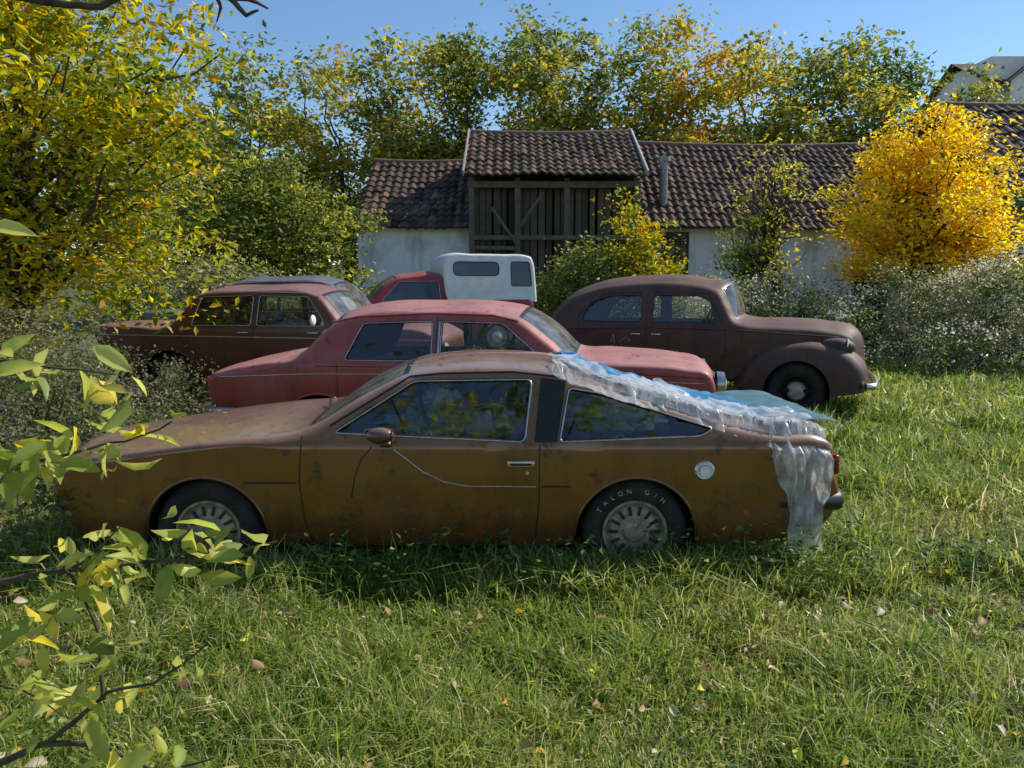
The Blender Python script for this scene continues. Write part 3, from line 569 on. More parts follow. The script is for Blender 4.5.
def tree(name,base,th,lobes,nc,per,size,pal,cr,seed,nl=50,r0=.06,**kw):
    e=empty(name,(0,0,0)); K,V,F,c=crown(lobes,nc,per,size,pal,cr,seed,**kw)
    mesh_np("foliage",V,F,M_leaf,c,e); tubes("trunk_and_limbs",limb_paths(base,K,nl,th,seed+1,r0),M_bark,e,5); return e
def bush(name,lobes,nc,per,size,pal,cr,seed,fluff=None,fc=None,**kw):
    e=empty(name); K,V,F,c=crown(lobes,nc,per,size,pal,cr,seed,**kw); mesh_np("foliage",V,F,M_leaf,c,e)
    rng=np.random.default_rng(seed); st=[]
    for i in rng.choice(len(K),min(60,len(K)),replace=False):
        q=K[i]; b=np.array([q[0]+rng.normal()*.3,q[1]+rng.normal()*.3,float(gz(q[0],q[1]))-.05]); mid=(q+b)/2+rng.normal(size=3)*.12; st.append(([b,mid,q],[.018,.012,.004]))
    tubes("stems",st,M_bark,e,5)
    if fluff:
        K,V,F,c=crown(lobes,fluff[0],fluff[1],fluff[2],fc or [(.60,.56,.47,1),(.45,.42,.35,1)],fluff[3],seed+5,shell=.12,up=0); mesh_np("seed_heads",V,F,M_leaf,c,e)
    return e
G1=[(.14,.19,.025,3),(.21,.25,.03,3),(.33,.32,.035,2),(.48,.38,.035,1.0),(.08,.13,.02,2)]
YG=[(.30,.33,.022,3),(.47,.42,.028,3),(.60,.44,.028,2.0),(.15,.21,.02,2.4),(.55,.28,.02,.5)]
YY=[(.76,.55,.03,4),(.82,.62,.05,3),(.66,.44,.02,2.4),(.50,.32,.015,1)]
GR=[(.13,.17,.035,3),(.18,.21,.04,3),(.28,.28,.06,2),(.07,.10,.02,1.5)]
CL=[(.19,.22,.08,3),(.30,.30,.14,2),(.13,.17,.05,3),(.44,.42,.28,1.5),(.28,.29,.06,1.5)]
tree("autumn_tree",(-5.9,9.4,.1),2.8,[(-5.3,8.6,4.3,1.7,1.6,1.5),(-4.0,8.2,3.4,1.05,1.1,1.2),(-6.2,8.4,2.6,1.7,1.3,1.6),(-4.3,8.7,2.1,.9,.9,.9),(-3.45,8.3,3.7,.65,.8,.55),(-5.6,7.8,1.4,1.3,1.0,1.2),(-4.0,8.8,4.6,.9,.9,.5)],440,38,.125,YG,.21,11,nl=90,shell=.6,aspect=.45,down=.6)
tree("autumn_tree",(-9.5,13,.2),4,[(-9,13,4,3,2,3),(-7,13.5,4.7,1.6,1.5,1.4),(-6.2,13.6,3.0,1.2,1.2,1.4)],240,34,.17,G1+[(.48,.38,.035,2)],.32,13,nl=50,down=.4)
tree("vine_covered_tree",(-5.0,18.5,.2),3.5,[(-6.0,17.5,2.4,1.5,1.2,1.8),(-4.9,17.8,2.9,1.2,1.2,1.3),(-4.0,18.5,3.1,.9,.9,.8),(-5.8,18,4.0,1.2,1.1,.8),(-7.4,17,2.6,1.4,1.2,1.8),(-3.6,18.0,1.6,.8,.9,.9)],380,44,.13,GR+[(.42,.40,.06,3)],.24,17,nl=50,down=.3)
bush("clematis_thicket",[(-5.6,15.4,1.6,1.2,.9,.9),(-4.2,15.2,1.3,1.1,.8,.8),(-6.8,14.6,1.5,1.2,.9,1.0)],240,42,.09,CL,.16,19,fluff=(90,25,.05,.12),down=.2)
tree("young_tree",(2.85,17.2,.2),1.6,[(2.75,17.0,2.4,.95,.8,1.05),(3.1,17,1.5,.9,.8,.9),(2.5,17.1,3.3,.35,.3,.5),(3.3,17.0,2.0,.7,.5,.6)],130,38,.12,YG,.2,23,nl=40,r0=.035,shell=.6)
bush("elder_shrub",[(1.3,17.0,1.4,.9,.7,1.3),(.8,17.6,1.1,.8,.7,1.0),(1.9,17.4,1.2,.8,.7,1.0),(1.6,17.3,2.4,.5,.4,.6)],170,40,.12,GR+[(.25,.30,.03,1)],.2,29)
tree("yellow_tree",(8.85,17.0,.2),2.6,[(8.7,17,3.6,1.95,1.7,1.35),(9.1,17,4.7,1.25,1.1,.95),(7.9,16.8,2.7,1.2,1.2,1.0),(9.9,16.9,2.9,1.25,1.2,1.0),(8.8,16.9,2.5,1.6,1.3,.9),(8.3,17,4.5,.8,.8,.6),(10.2,17,3.9,.7,.7,.7)],520,40,.12,YY,.20,31,nl=110,r0=.07,shell=.65)
tree("sapling",(6.1,18.5,.2),3.2,[(6.1,18.5,3.6,1.1,.8,1.7),(6.3,18.4,2.3,.7,.6,.9)],110,9,.13,[(.55,.46,.06,2),(.35,.36,.05,2)],.15,37,nl=100,r0=.035)
tree("sapling",(5.5,18.3,.2),2.4,[(5.5,18.3,2.6,.7,.6,1.2)],70,14,.13,[(.36,.38,.04,2),(.25,.30,.04,2)],.15,38,nl=50,r0=.03)
bush("clematis_thicket",[(3.9,15.6,1.0,1.2,.9,.95),(5.2,15.2,1.2,1.2,.9,.85),(6.6,14.8,1.0,1.2,.9,.85),(8.0,14.3,1.2,1.0,.9,.85),(9.3,13.8,1.2,1.2,1.0,1.2),(10.8,13.2,1.3,1.4,1.1,1.1),(5.8,13.9,.6,.9,.6,.6),(7.5,13.0,.55,.9,.6,.6),(9.2,12.4,.5,.9,.6,.55),(7.3,14.6,1.75,.5,.4,.4),(8.7,14.2,1.8,.6,.5,.5)],820,46,.082,CL,.15,41,fluff=(560,30,.055,.14),shell=.33,down=.2)
bush("clematis_thicket",[(-3.95,6.6,.60,.85,.7,.60),(-3.1,6.3,.50,.55,.5,.45),(-4.6,7.2,.85,.9,.7,.75),(-3.25,4.9,.30,.5,.45,.40),(-3.9,5.4,.45,.6,.5,.5),(-4.3,8.8,.5,1.0,.4,.5),(-2.72,4.28,.30,.30,.16,.34),(-3.2,4.3,.40,.4,.25,.4)],350,48,.05,[(.15,.17,.06,3),(.22,.21,.11,2),(.10,.13,.04,3),(.30,.26,.17,1.5)],.10,43,fluff=(110,20,.026,.07),fc=[(.36,.32,.24,1),(.46,.42,.34,.6)],down=.2)
# distant trees
e=empty("distant_trees"); VV=[];FF=[];CC=[];o=0; TB=[]
rd=np.random.default_rng(5)
spec=[(-17,34,11),(-13.5,36,12.2),(-10.5,33,12.0),(-9,37,12.8),(-7.5,35,12.2),(-5.0,33,12.0),(-3.6,37,13.4),(-2.3,35,13.4),(.3,33,12.9),(1.4,37,13.8),(2.6,36,14.4),(5.0,34,12.9),(6.3,37,13.8),(7.4,35,13.6),(9.6,33,12.2),(10.9,37,13.4),(12.2,36,13.1),(14.6,34,12.7),(15.9,37,13.6),(17.2,37,13.2),(20.3,36,12.0),(23.5,39,10.6),(-22,33,10)]
DP=[(.15,.19,.035,3),(.23,.25,.045,3),(.35,.32,.05,2.0),(.09,.13,.03,2.0)]
for i,(x,y,zt) in enumerate(spec):
    g=float(gz(x,y)); H=zt-g; lob=[]
    for k in range(16):
        f=.22+.66*(k+.5)/16; zz=g+H*f; wd=1.9*math.sin(min(1,(1-f)*2.1+.12)*math.pi/2); rr=rd.uniform(1.0,1.6)*(1.15 if f<.6 else .85); lob.append((x+rd.normal()*wd*.8,y+rd.normal()*.7,zz,rr,rr,rr*.85))
    lob.append((x,y,zt-1.0,.9,.9,1.0))
    pal=DP if i%3==1 else (DP+[(.50,.40,.05,3.5)] if i%3==2 else DP+[(.46,.36,.05,2),(.44,.26,.05,1.5)])
    if i in(13,15): pal=[(.52,.30,.045,3),(.36,.32,.05,3),(.46,.38,.05,2)]
    if i in(4,6): pal=[(.46,.40,.05,3),(.30,.31,.05,3),(.42,.28,.06,1.5)]
    if i in (18,19): pal=[(.10,.15,.03,3),(.16,.20,.04,2)]
    K,V,F,c=crown(lob,230,32,.29,pal,.46,100+i,shell=.5,down=.2); VV.append(V);FF.append(F[0]+o);CC.append(c);o+=len(V)
    TB+=limb_paths((x,y,g),K,14,H*.6,200+i,.11,.02)
mesh_np("foliage",np.concatenate(VV),[np.concatenate(FF)],M_leaf,np.concatenate(CC),e); tubes("trunks",TB,M_bark,e,5)
# orchard behind and over the viewer (seen mirrored in glass and paint)
e=empty("orchard_trees"); lob=[]
ro=np.random.default_rng(8); ox=(-9,-4.5,0,4.5,9)
for x in ox:
    for k in range(4): lob.append((x+ro.normal()*1.3,-5.0+ro.normal()*.9,3.4+ro.random()*3.0,1.2,1.1,1.0))
for (x,y,z) in ((-3.6,-1.2,6.2),(-2.0,-.6,6.8),(-.4,-1.0,6.3),(1.3,-.6,6.7),(2.8,-1.2,6.2),(-1.2,-2.4,7.4),(.6,-2.3,7.6)): lob.append((x,y,z,1.1,1.0,.7))
K,V,F,c=crown(lob,380,14,.26,G1,.42,301,shell=.5); mesh_np("foliage",V,F,M_leaf,c,e)
TB=[]
for k,x in enumerate(ox): TB+=limb_paths((x,-5.0,0),K[np.abs(K[:,0]-x)<2.3],22,4.2,310+k,.10,.02)
tubes("trunks",TB,M_bark,e,6)
# leaves lying on the cars
rc=np.random.default_rng(77)
for car,lim,n in ((c1,(-2.3,.3),46),(c2,(-2.4,1.7),34)):
    ii=[i for i in range(len(car.prof)) if lim[0]<car.prof[i,0]<lim[1] and abs(car.N[i][1])>.85]
    C=np.array([car.top(rc.choice(ii),rc.uniform(-.85,.85))+np.array([0,0,.008]) for _ in range(n)])
    V,F,c=leaf_arrays(C,rc.uniform(.02,.05,n),pick([(.22,.12,.04,3),(.50,.36,.05,1),(.12,.07,.03,2)],n,rc),6.,.55,.1,False,rc); mesh_np("leaf_litter",V,F,M_deadleaf,c,car.e)
# ------------------------------------------------------------ foreground branches
fe=empty("walnut_sapling"); BR=[
 ([(-1.75,1.9,-.05),(-1.72,1.9,.5),(-1.68,1.88,1.0),(-1.70,1.9,1.6),(-1.66,1.95,2.2)],[.035,.03,.024,.018,.01]),
 ([(-1.68,1.88,.86),(-1.35,1.84,.90),(-1.10,1.80,.97),(-.83,1.80,1.00),(-.70,1.80,1.01),(-.56,1.80,1.06)],[.014,.010,.008,.005,.004,.002]),
 ([(-1.69,1.89,1.12),(-1.40,1.84,1.18),(-1.10,1.80,1.235),(-.90,1.80,1.26),(-.78,1.80,1.31)],[.010,.007,.005,.003,.002]),
 ([(-1.74,1.9,.30),(-1.40,1.84,.42),(-1.15,1.80,.53),(-.98,1.78,.66),(-.86,1.78,.70),(-.72,1.78,.80)],[.013,.011,.009,.006,.004,.002]),
 ([(-1.00,1.78,.65),(-1.01,1.8,.80),(-1.05,1.8,.93),(-1.12,1.8,1.05)],[.005,.004,.003,.002]),
 ([(-1.15,1.80,.53),(-1.0,1.76,.55),(-.85,1.74,.50),(-.70,1.72,.56)],[.007,.005,.004,.002]),
 ([(-1.69,1.9,1.45),(-1.45,1.9,1.50),(-1.22,1.9,1.47),(-1.0,1.9,1.43)],[.008,.005,.003,.002]),
 ([(-1.70,1.9,1.6),(-1.45,1.9,1.82),(-1.25,1.9,1.86)],[.009,.006,.002]),
 ([(-.83,1.80,1.00),(-.75,1.82,1.05),(-.66,1.82,1.08)],[.004,.003,.001]),
 ([(-1.10,1.80,.97),(-1.0,1.78,1.03),(-.92,1.78,1.10)],[.004,.003,.001]),
 ([(-1.72,1.9,.7),(-1.45,1.86,.72),(-1.22,1.84,.66),(-1.10,1.84,.58)],[.008,.005,.003,.001])]
def wig(p,seed):
    q=densify(np.array(p[0],float),.05,False); t0=np.linspace(0,1,len(p[1])); r=np.interp(np.linspace(0,1,len(q)),t0,p[1]); rr=np.random.default_rng(seed)
    q=q+np.cumsum(rr.normal(size=q.shape)*.0035,0)*np.array([1,1,1]); return (q,r*(1+.2*rr.random(len(q))))
BR=[wig(b,i) for i,b in enumerate(BR)]
tubes("branches",BR,M_bark,fe,7)
rng=np.random.default_rng(21); LC=[]
def along(pts,n,t0=0.,spread=.035):
    P=np.array(pts,float); m=len(P)
    i=(t0+(1-t0)*rng.random(n)); return P[(i*(m-1)).astype(int)]+rng.normal(size=(n,3))*spread
for k,(n,t0,s) in {1:(30,.62,.04),2:(54,.45,.05),3:(20,.5,.035),5:(26,.3,.045),6:(30,.35,.04),7:(10,.6,.04),8:(8,.2,.03),9:(14,.2,.03),4:(20,.3,.04),10:(26,.4,.05)}.items(): LC.append(along(BR[k][0],n,t0,s))
LC.append(np.array([-1.20,1.8,.80])+rng.normal(size=(14,3))*np.array([.05,.05,.08])); LC=np.concatenate(LC)
pal=[(.38,.40,.08,3),(.50,.49,.13,3),(.24,.30,.07,2.4),(.72,.58,.07,1.4)]
V,F,c=leaf_arrays(LC,.095*rng.uniform(.45,1.3,len(LC)),np.clip(pick(pal,len(LC),rng)*(1+rng.normal(size=(len(LC),1))*.15),.02,.8),.35,.42,.22,True,rng,.9); mesh_np("leaves",V,F,M_leaf,c,fe,True)
oe=empty("overhanging_tree"); OB=[([(-3.3,2.6,-.1),(-3.2,2.6,1.5),(-3.1,2.7,2.6),(-2.9,2.8,3.6)],[.12,.10,.08,.05]),
 ([(-3.1,2.7,2.5),(-2.5,2.9,2.80),(-1.95,3.0,2.78),(-1.68,3.0,2.73),(-1.52,3.0,2.71),(-1.40,3.0,2.76)],[.04,.03,.022,.018,.014,.012]),
 ([(-1.40,3.0,2.76),(-1.2,3.0,2.78),(-1.05,3.0,2.72),(-.98,3.0,2.64),(-.93,3.0,2.655)],[.014,.020,.013,.009,.004]),
 ([(-1.06,3.0,2.725),(-.98,3.0,2.715),(-.91,3.0,2.68)],[.008,.009,.003]),([(-1.10,3.0,2.74),(-1.08,3.0,2.68),(-1.10,3.0,2.64)],[.009,.008,.002])]
tubes("limbs",[wig(b,50+i) for i,b in enumerate(OB)],M_bark,oe,8)
# ------------------------------------------------------------ grass
rg=np.random.default_rng(9)
def pn(x,y,s,k): return np.sin(x*s+k)*np.sin(y*s*1.13+k*2)+.6*np.sin(x*s*2.1+y*s*.7+k)*np.sin(y*s*1.9-x*.6+k*3)+.4*np.sin(x*s*4.3-k)*np.sin(y*s*4.7+k)
def grass_pts():
    out=[]
    for (y0,y1,d) in ((1.5,2.2,5000),(2.2,2.6,8000),(2.6,3.4,8000),(3.4,4.3,7500),(4.3,5.2,4300),(5.2,6.6,2900),(6.6,8.5,1900),(8.5,11,1200),(11,15,600)):
        xa=-(.8+.70*y1); xb=(1.1+.72*y1)
        if y0>=6.6: xa=max(xa,-5.5)
        n=int(d*(xb-xa)*(y1-y0)); out.append(np.stack([rg.uniform(xa,xb,n),rg.uniform(y0,y1,n)],1))
    return np.concatenate(out)
G=grass_pts(); x=G[:,0];y=G[:,1]
keep=~((x>-2.4)&(x<1.7)&(y>4.45)&(y<5.75)) & ~((y>6.3)&(x>-5.5)&(x<1.6)&(rg.random(len(x))<.85))
dens=.62+.25*pn(x,y,1.3,1.); keep&=rg.random(len(x))<np.clip(dens+.2,.25,1); G=G[keep]; x=G[:,0];y=G[:,1]; N=len(x)
clump=pn(x,y,2.6,3.); big=pn(x,y,.8,5.); cl2=pn(x,y,5.5,1.7)
h=(.05+.05*np.clip(clump+.6,0,2)+.04*np.clip(cl2,0,1.5))*rg.uniform(.45,1.55,N)*(1+.02*(y-3)); nb=(y>3.9)&(y<4.6)&(x<2.2); h[nb]=h[nb]*1.5+.06*rg.random(nb.sum()); h[(x>2.0)&(y>4)]*=1.5; tall=rg.random(N)<.07; h*=np.where(tall,2.1,1.); h=np.minimum(h,.36)
w=rg.uniform(.0020,.0058,N)*np.clip(y/3.2,.8,5)**.75; w[tall]*=.6
th=rg.uniform(0,2*math.pi,N); lean=rg.uniform(.15,1.2,N)*h; ld=th+rg.normal(size=N)*.6
B=np.stack([x,y,gz(x,y)],1); dx=np.stack([-np.sin(th),np.cos(th),0*th],1)*w[:,None]; L=np.stack([np.cos(ld),np.sin(ld),0*ld],1)
mid=B+L*(lean*.35)[:,None]+np.array([0,0,1.])*(h*.6)[:,None]; tip=B+L*lean[:,None]+np.array([0,0,1.])*(h*np.clip(1-.35*lean/h,.3,1))[:,None]
V=np.stack([B-dx*.8,B+dx*.8,mid+dx,mid-dx,tip],1).reshape(-1,3)
o=(np.arange(N)*5)[:,None]; Q=o+np.array([[0,1,2,3]]); T3=o+np.array([[3,2,4]])
gA=np.array([.20,.28,.045]);gB=np.array([.38,.40,.09]);gC=np.array([.60,.52,.27]);gD=np.array([.09,.17,.03])
t=np.clip(.5+.35*big+rg.normal(size=N)*.25,0,1)[:,None]; c=gA*(1-t)+gB*t
dry=rg.random(N)<np.clip(.17+.11*pn(x,y,1.9,8.),.02,.45); c[dry]=gC*rg.uniform(.6,1.2,(dry.sum(),1)); dk=rg.random(N)<.18; c[dk]=gD
c=np.clip(c*(1+rg.normal(size=(N,1))*.16),.01,.8)
mesh_np("grass",V,[Q,T3],M_grass,np.repeat(c,5,0))
WL=[];WC=[];WS=[]
def weed(cx,cy,r,n,s,pal,hz=.12):
    q=np.stack([cx+rg.normal(size=n)*r,cy+rg.normal(size=n)*r,rg.uniform(.02,hz,n)],1); q[:,2]+=gz(q[:,0],q[:,1]); WL.append(q);WS.append(s*rg.uniform(.5,1.3,n));WC.append(np.clip(pick(pal,n,rg)*(1+rg.normal(size=(n,1))*.2),.01,.8))
WG=[(.11,.20,.04,3),(.17,.26,.05,3),(.27,.32,.07,1)]; WD=[(.05,.11,.025,3),(.08,.15,.035,2)]
weed(2.62,4.3,.16,300,.065,WD,.20); weed(3.1,4.5,.2,200,.06,WD,.18); weed(2.3,4.55,.14,120,.05,WG,.14)
for k in range(100): 
    xx=rg.uniform(-1.9,2.1); weed(xx,4.08+rg.normal()*.09,.05,20,.045,WG if k%2 else WD,.26 if k%3 else .38)
for k in range(190):
    yy=rg.uniform(2.2,6.5); xx=rg.uniform(-.7*yy-.5,.75*yy+.5)
    if -2.4<xx<1.7 and yy>4.3: continue
    weed(xx,yy,.06,int(rg.integers(8,22)),.04,WG,.09)
V,F,c=leaf_arrays(np.concatenate(WL),np.concatenate(WS),np.concatenate(WC),1.2,.6,.2,False,rg); mesh_np("weeds",V,F,M_leaf,c)
n=1500; yy=rg.uniform(2.0,8,n); xx=rg.uniform(-1,1,n)*(yy*.72+.6); C=np.stack([xx,yy,gz(xx,yy)+rg.uniform(.03,.12,n)],1)
V,F,c=leaf_arrays(C,rg.uniform(.025,.075,n),np.clip(pick([(.42,.28,.13,4),(.30,.18,.09,3),(.78,.55,.06,1.8),(.68,.38,.05,1),(.54,.46,.32,3)],n,rg)*(1+rg.normal(size=(n,1))*.2),.02,.8),1.0,.6,.3,True,rg); mesh_np("fallen_leaves",V,F,M_deadleaf,c,None,True)
# ------------------------------------------------------------ ground
xs=np.concatenate([np.linspace(-400,-30,18),np.linspace(-28,34,125),np.linspace(40,400,18)]); ysr=np.concatenate([np.linspace(-200,-5,12),np.linspace(-4,30,100),np.linspace(32,80,30),np.linspace(90,600,14)])
X,Y=np.meshgrid(xs,ysr); Z=gz(X,Y)-.004; nx=len(xs);ny=len(ysr); V=np.stack([X,Y,Z],-1).reshape(-1,3); i=np.arange(ny-1)[:,None]*nx+np.arange(nx-1)[None]; F=np.stack([i,i+1,i+nx+1,i+nx],-1).reshape(-1,4)
mg,nt,b,o=newmat("ground_soil"); n1=noise(nt,1.5,5); n2=noise(nt,25,5,.7)
cc=mixc(nt,ramp(nt,n1.outputs[0],.35,.65),(.055,.085,.02),(.10,.12,.035)); cc=mixc(nt,ramp(nt,n2.outputs[0],.5,.7),cc,(.11,.085,.045)); nt.links.new(cc,b.inputs["Base Color"]); b.inputs["Roughness"].default_value=.95
mesh_np("ground",V,[F],mg,None,None,True)
# ------------------------------------------------------------ buildings
m,nt,b,o=newmat("old_white_plaster"); n1=noise(nt,1.2,5,.65); n2=noise(nt,.9,5,.6,vec=(2.5,2.5,.35)); cc=mixc(nt,ramp(nt,n1.outputs[0],.48,.64,0,.7),(.84,.84,.82),(.48,.44,.38)); cc=mixc(nt,ramp(nt,n2.outputs[0],.55,.72,0,.5),cc,(.30,.26,.21)); nt.links.new(cc,b.inputs["Base Color"]); b.inputs["Roughness"].default_value=.9; M_plaster=m
def tile_roof(name,x0,x1,ye,ze,yr,zr,parent,seed,tw=.235,tl=.33,pal=None,sag=.05):
    rr=np.random.default_rng(seed); pal=pal or [(.13,.072,.052,3),(.18,.10,.07,2),(.08,.05,.04,3),(.23,.14,.10,1),(.10,.085,.055,1.2)]
    L=math.hypot(yr-ye,zr-ze); nr=int(L/tl); nc=int((x1-x0)/tw); ns=6; uy=(yr-ye)/L; uz=(zr-ze)/L; ny_,nz_=-uz,uy
    V=[];C=[];F=[]
    for r_ in range(nr):
        s0=L*r_/nr-.03; s1=L*(r_+1)/nr
        jit=rr.normal(size=nc)*.010; sj=rr.normal(size=nc)*.012
        cl=pick(pal,nc,rr)*(1+rr.normal(size=(nc,1))*.18)
        for k in range(nc):
            ba=len(V)
            for a,(s,up) in enumerate(((s0+sj[k],.0),(s0+sj[k],.055),(s1,.012))):
                for j in range(ns+1):
                    u=j/ns; xx=x0+(k+u)*(x1-x0)/nc; wv=.028*math.cos(u*2*math.pi)*(-1)+.01
                    sg=-sag*math.sin(math.pi*(xx-x0)/(x1-x0))*(.4+.6*s/L)+.016*math.sin(xx*1.3+s)+.012*math.sin(xx*2.9)
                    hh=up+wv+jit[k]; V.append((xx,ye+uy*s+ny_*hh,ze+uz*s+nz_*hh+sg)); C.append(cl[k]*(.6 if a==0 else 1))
            for a in range(2):
                for j in range(ns): F.append((ba+a*(ns+1)+j,ba+a*(ns+1)+j+1,ba+(a+1)*(ns+1)+j+1,ba+(a+1)*(ns+1)+j))
    mesh_np(name,V,[np.array(F)],M_tile,np.clip(np.array(C),.01,.6),parent)
    pts=[(x0+(x1-x0)*i/60,yr,zr+.01-sag*math.sin(math.pi*i/60)) for i in range(61)]
    tubes("ridge_tiles",[(pts,[.085+.012*(i%2) for i in range(61)])],simple("ridge_tile",(.16,.105,.08),.8,scale=3),parent,8)
    mesh("rear_slope",[(x0,yr,zr-.02-sag),(x1,yr,zr-.02-sag),(x1,2*yr-ye,ze),(x0,2*yr-ye,ze)],[(0,1,2,3)],simple("rear_tiles",(.13,.09,.07),.8),parent,False)
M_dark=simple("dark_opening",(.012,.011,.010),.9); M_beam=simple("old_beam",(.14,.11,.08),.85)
def planks(name,x0,x1,z0,z1,y,parent,w=.16,gap=.02,seed=1):
    rr=np.random.default_rng(seed); V=[];F=[];C=[]; x=x0
    while x<x1-.02:
        ww=w*rr.uniform(.8,1.2); a=x;b_=min(x+ww,x1); zt=z1; zb=z0+rr.uniform(0,.06); yy=y+rr.uniform(-.01,.01)
        k=len(V); P=[(a,yy,zb),(b_,yy,zb),(b_,yy,zt),(a,yy,zt)]
        Q=[(p[0],p[1]+.025,p[2]) for p in P]; V+=P+Q; F+=[(k,k+1,k+2,k+3),(k,k+4,k+5,k+1),(k+1,k+5,k+6,k+2),(k+3,k+2,k+6,k+7),(k,k+3,k+7,k+4)]
        cl=np.array([.13,.10,.075])*rr.uniform(.45,1.4); C+=[cl]*8; x=b_+gap*rr.uniform(.4,2.2)
    mesh_np(name,V,[np.array(F)],M_wood,np.array(C),parent)
be=empty("barn")
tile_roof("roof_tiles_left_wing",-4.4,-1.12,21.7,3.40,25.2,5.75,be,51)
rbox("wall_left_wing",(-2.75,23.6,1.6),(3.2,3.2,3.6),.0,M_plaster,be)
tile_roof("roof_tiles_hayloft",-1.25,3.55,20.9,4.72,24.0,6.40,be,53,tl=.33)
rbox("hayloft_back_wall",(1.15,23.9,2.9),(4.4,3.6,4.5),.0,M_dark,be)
planks("hayloft_planks",-1.05,3.40,.2,4.66,21.7,be,seed=3,gap=.035)
for xx in (-1.1,.15,1.5,3.42): rbox("post",(xx,21.45,2.4),(.15,.15,4.6),.01,M_beam,be)
rbox("beam",(1.15,21.42,4.52),(4.7,.14,.17),.01,M_beam,be); rbox("beam",(1.15,21.40,3.1),(4.5,.10,.12),.01,M_beam,be)
tubes("brace",[([(.15,21.36,2.9),(-.55,21.36,3.9)],.05),([(.15,21.36,3.3),(.85,21.36,4.3)],.05)],M_beam,be)
for k in range(9): rbox("rail",(-.48,21.32,.9+k*.24),(1.1,.03,.10),.004,M_beam,be,(0,.02*((k*7)%3-1),0))
for xx in (-1.30,3.60):
    s=math.atan2(6.40-4.72,24-20.9); rbox("verge_board",(xx,22.45,5.60),(.05,3.60,.16),.005,simple("verge_white",(.5,.49,.46),.6) if xx>0 else simple("grey_board",(.30,.28,.26),.8),be,(s,0,0))
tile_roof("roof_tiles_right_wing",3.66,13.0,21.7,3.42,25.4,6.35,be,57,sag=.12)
rbox("wall_right_wing",(8.4,23.7,1.6),(9.2,3.2,3.6),.0,M_plaster,be)
planks("wall_planks",3.5,5.0,.2,3.3,22.05,be,seed=8)
for xx in (7.2,10.2): rbox("door_opening",(xx,22.08,1.3),(1.0,.04,2.1),.005,M_dark,be); rbox("door_frame",(xx,22.06,2.40),(1.15,.05,.1),.005,M_beam,be)
tubes("flue_pipe",[([(4.35,22.6,4.1),(4.35,22.6,5.35)],.12),([(4.35,22.6,5.32),(4.35,22.6,5.45)],.20)],simple("grey_metal",(.25,.25,.25),.5,.5),be,12)
fb=empty("farm_building")
tile_roof("roof_tiles",11.6,19.0,18.4,3.95,22.0,6.75,fb,61,tw=.3,tl=.4,pal=[(.09,.07,.06,3),(.13,.10,.085,2),(.07,.055,.05,2)])
rbox("wall",(15.2,20.6,2.0),(7.0,3.2,3.9),.0,simple("cream_plaster",(.42,.35,.24),.9,scale=2),fb)
rbox("fascia",(15.3,18.42,3.78),(7.4,.06,.32),.01,simple("green_fascia",(.03,.12,.07),.6),fb)
for xx in (11.8,13.4,15.6): rbox("porch_post",(xx,18.6,1.9),(.16,.16,3.6),.01,simple("orange_post",(.35,.13,.04),.7),fb)
for xx in (12.6,14.5): rbox("window_frame",(xx,18.97,2.1),(1.0,.06,1.1),.01,M_white,fb); rbox("window_pane",(xx,18.93,2.1),(.84,.02,.94),.003,M_dark,fb); rbox("window_mullion",(xx,18.91,2.1),(.05,.03,.94),.003,M_white,fb)
hh=empty("hill_house",(-2.2,0,-1.6)); hz=float(gz(40,60)); Mw=simple("white_render",(.80,.77,.72),.85,var=.08,scale=1); Mr=simple("hill_roof_tiles",(.10,.05,.038),.95,scale=4)
rbox("walls",(41.0,61,(hz+18.3)/2),(9.5,8,18.3-hz+3),.0,Mw,hh)
mesh("gable_roof",[(35.6,56.4,17.9),(46.6,56.4,17.9),(46.6,61,20.4),(35.6,61,20.4),(46.6,65.6,17.9),(35.6,65.6,17.9)],[(0,1,2,3),(3,2,4,5)],[Mr],hh,False)
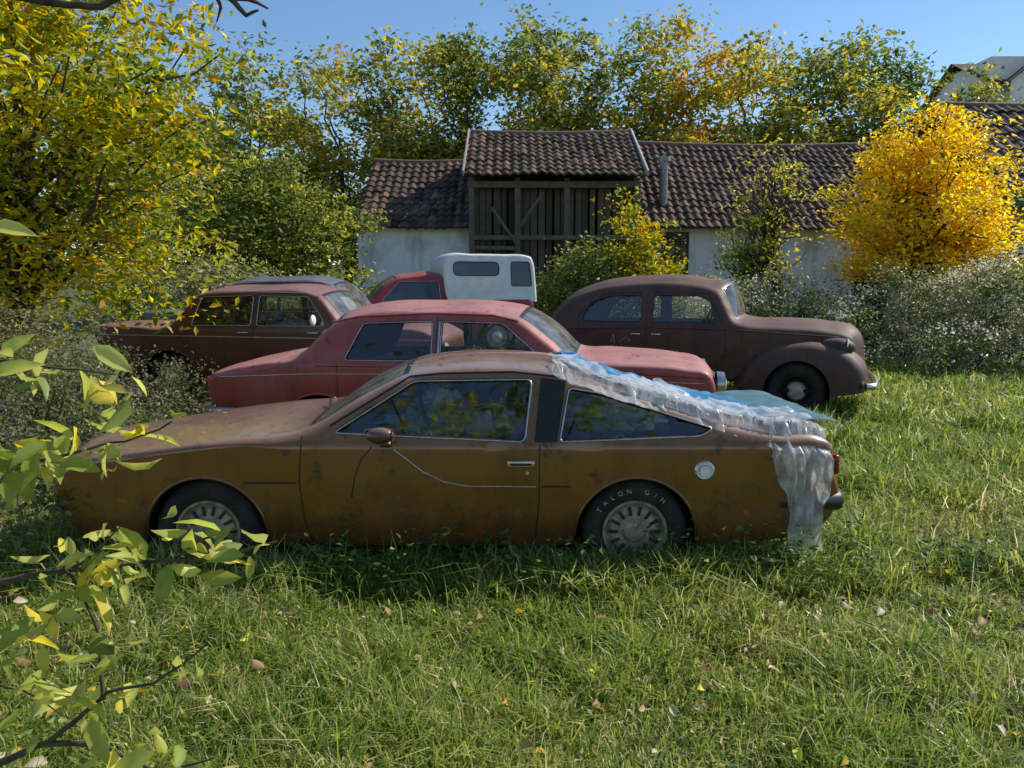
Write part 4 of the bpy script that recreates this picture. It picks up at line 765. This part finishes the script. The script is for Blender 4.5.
mesh("front_gable",[(37.2,56.1,17.9),(42.6,56.1,17.9),(39.9,56.1,20.0),(37.2,61,17.9),(42.6,61,17.9),(39.9,61,20.0),(37.2,56.1,15.5),(42.6,56.1,15.5)],[(0,1,2),(6,7,1,0)],Mw,hh,False)
mesh("front_gable_roof",[(36.8,55.8,17.7),(39.9,55.8,20.2),(43.0,55.8,17.7),(36.8,61,17.7),(39.9,61,20.2),(43.0,61,17.7)],[(0,1,4,3),(1,2,5,4)],Mr,hh,False)
for xx in (38.9,40.9,44.3): rbox("window",(xx,56.95 if xx>43 else 56.05,17.9 if xx<43 else 17.0),(.8,.1,.9),.01,M_dark,hh)
rbox("chimney",(42.5,61.5,20.6),(.7,.7,1.4),.02,simple("brick_chimney",(.3,.16,.11),.9),hh)
# ------------------------------------------------------------ light, sky, camera
az=math.radians(66); el=math.radians(42)
sd=Vector((math.sin(az)*math.cos(el),math.cos(az)*math.cos(el),math.sin(el)))
sl=bpy.data.lights.new("sun",'SUN'); sl.energy=5.0; sl.angle=math.radians(.53); sl.color=(1,.93,.82); so=bpy.data.objects.new("sun",sl); col.objects.link(so); so.rotation_euler=sd.to_track_quat('Z','Y').to_euler(); so.location=(10,10,20)
w=bpy.data.worlds.new("World"); sc.world=w; w.use_nodes=True; nt=w.node_tree; bg=nt.nodes["Background"]; sk=nt.nodes.new("ShaderNodeTexSky"); sk.sky_type='NISHITA'; sk.sun_disc=False; sk.sun_elevation=el; sk.sun_rotation=az; sk.air_density=1.0; sk.dust_density=.1; sk.ozone_density=1.6
hs=nt.nodes.new("ShaderNodeHueSaturation"); hs.inputs["Saturation"].default_value=1.15; nt.links.new(sk.outputs[0],hs.inputs["Color"]); nt.links.new(hs.outputs[0],bg.inputs[0]); bg.inputs[1].default_value=.15
cam=bpy.data.cameras.new("camera"); cam.lens=27.03; cam.sensor_width=36; cam.clip_end=2000; cam.clip_start=.05; co=bpy.data.objects.new("camera",cam); col.objects.link(co); co.location=(0,0,1.65); co.rotation_euler=(math.radians(90-6.9),0,0); sc.camera=co
sc.view_settings.view_transform='Standard'; sc.view_settings.look='None'; sc.view_settings.exposure=0
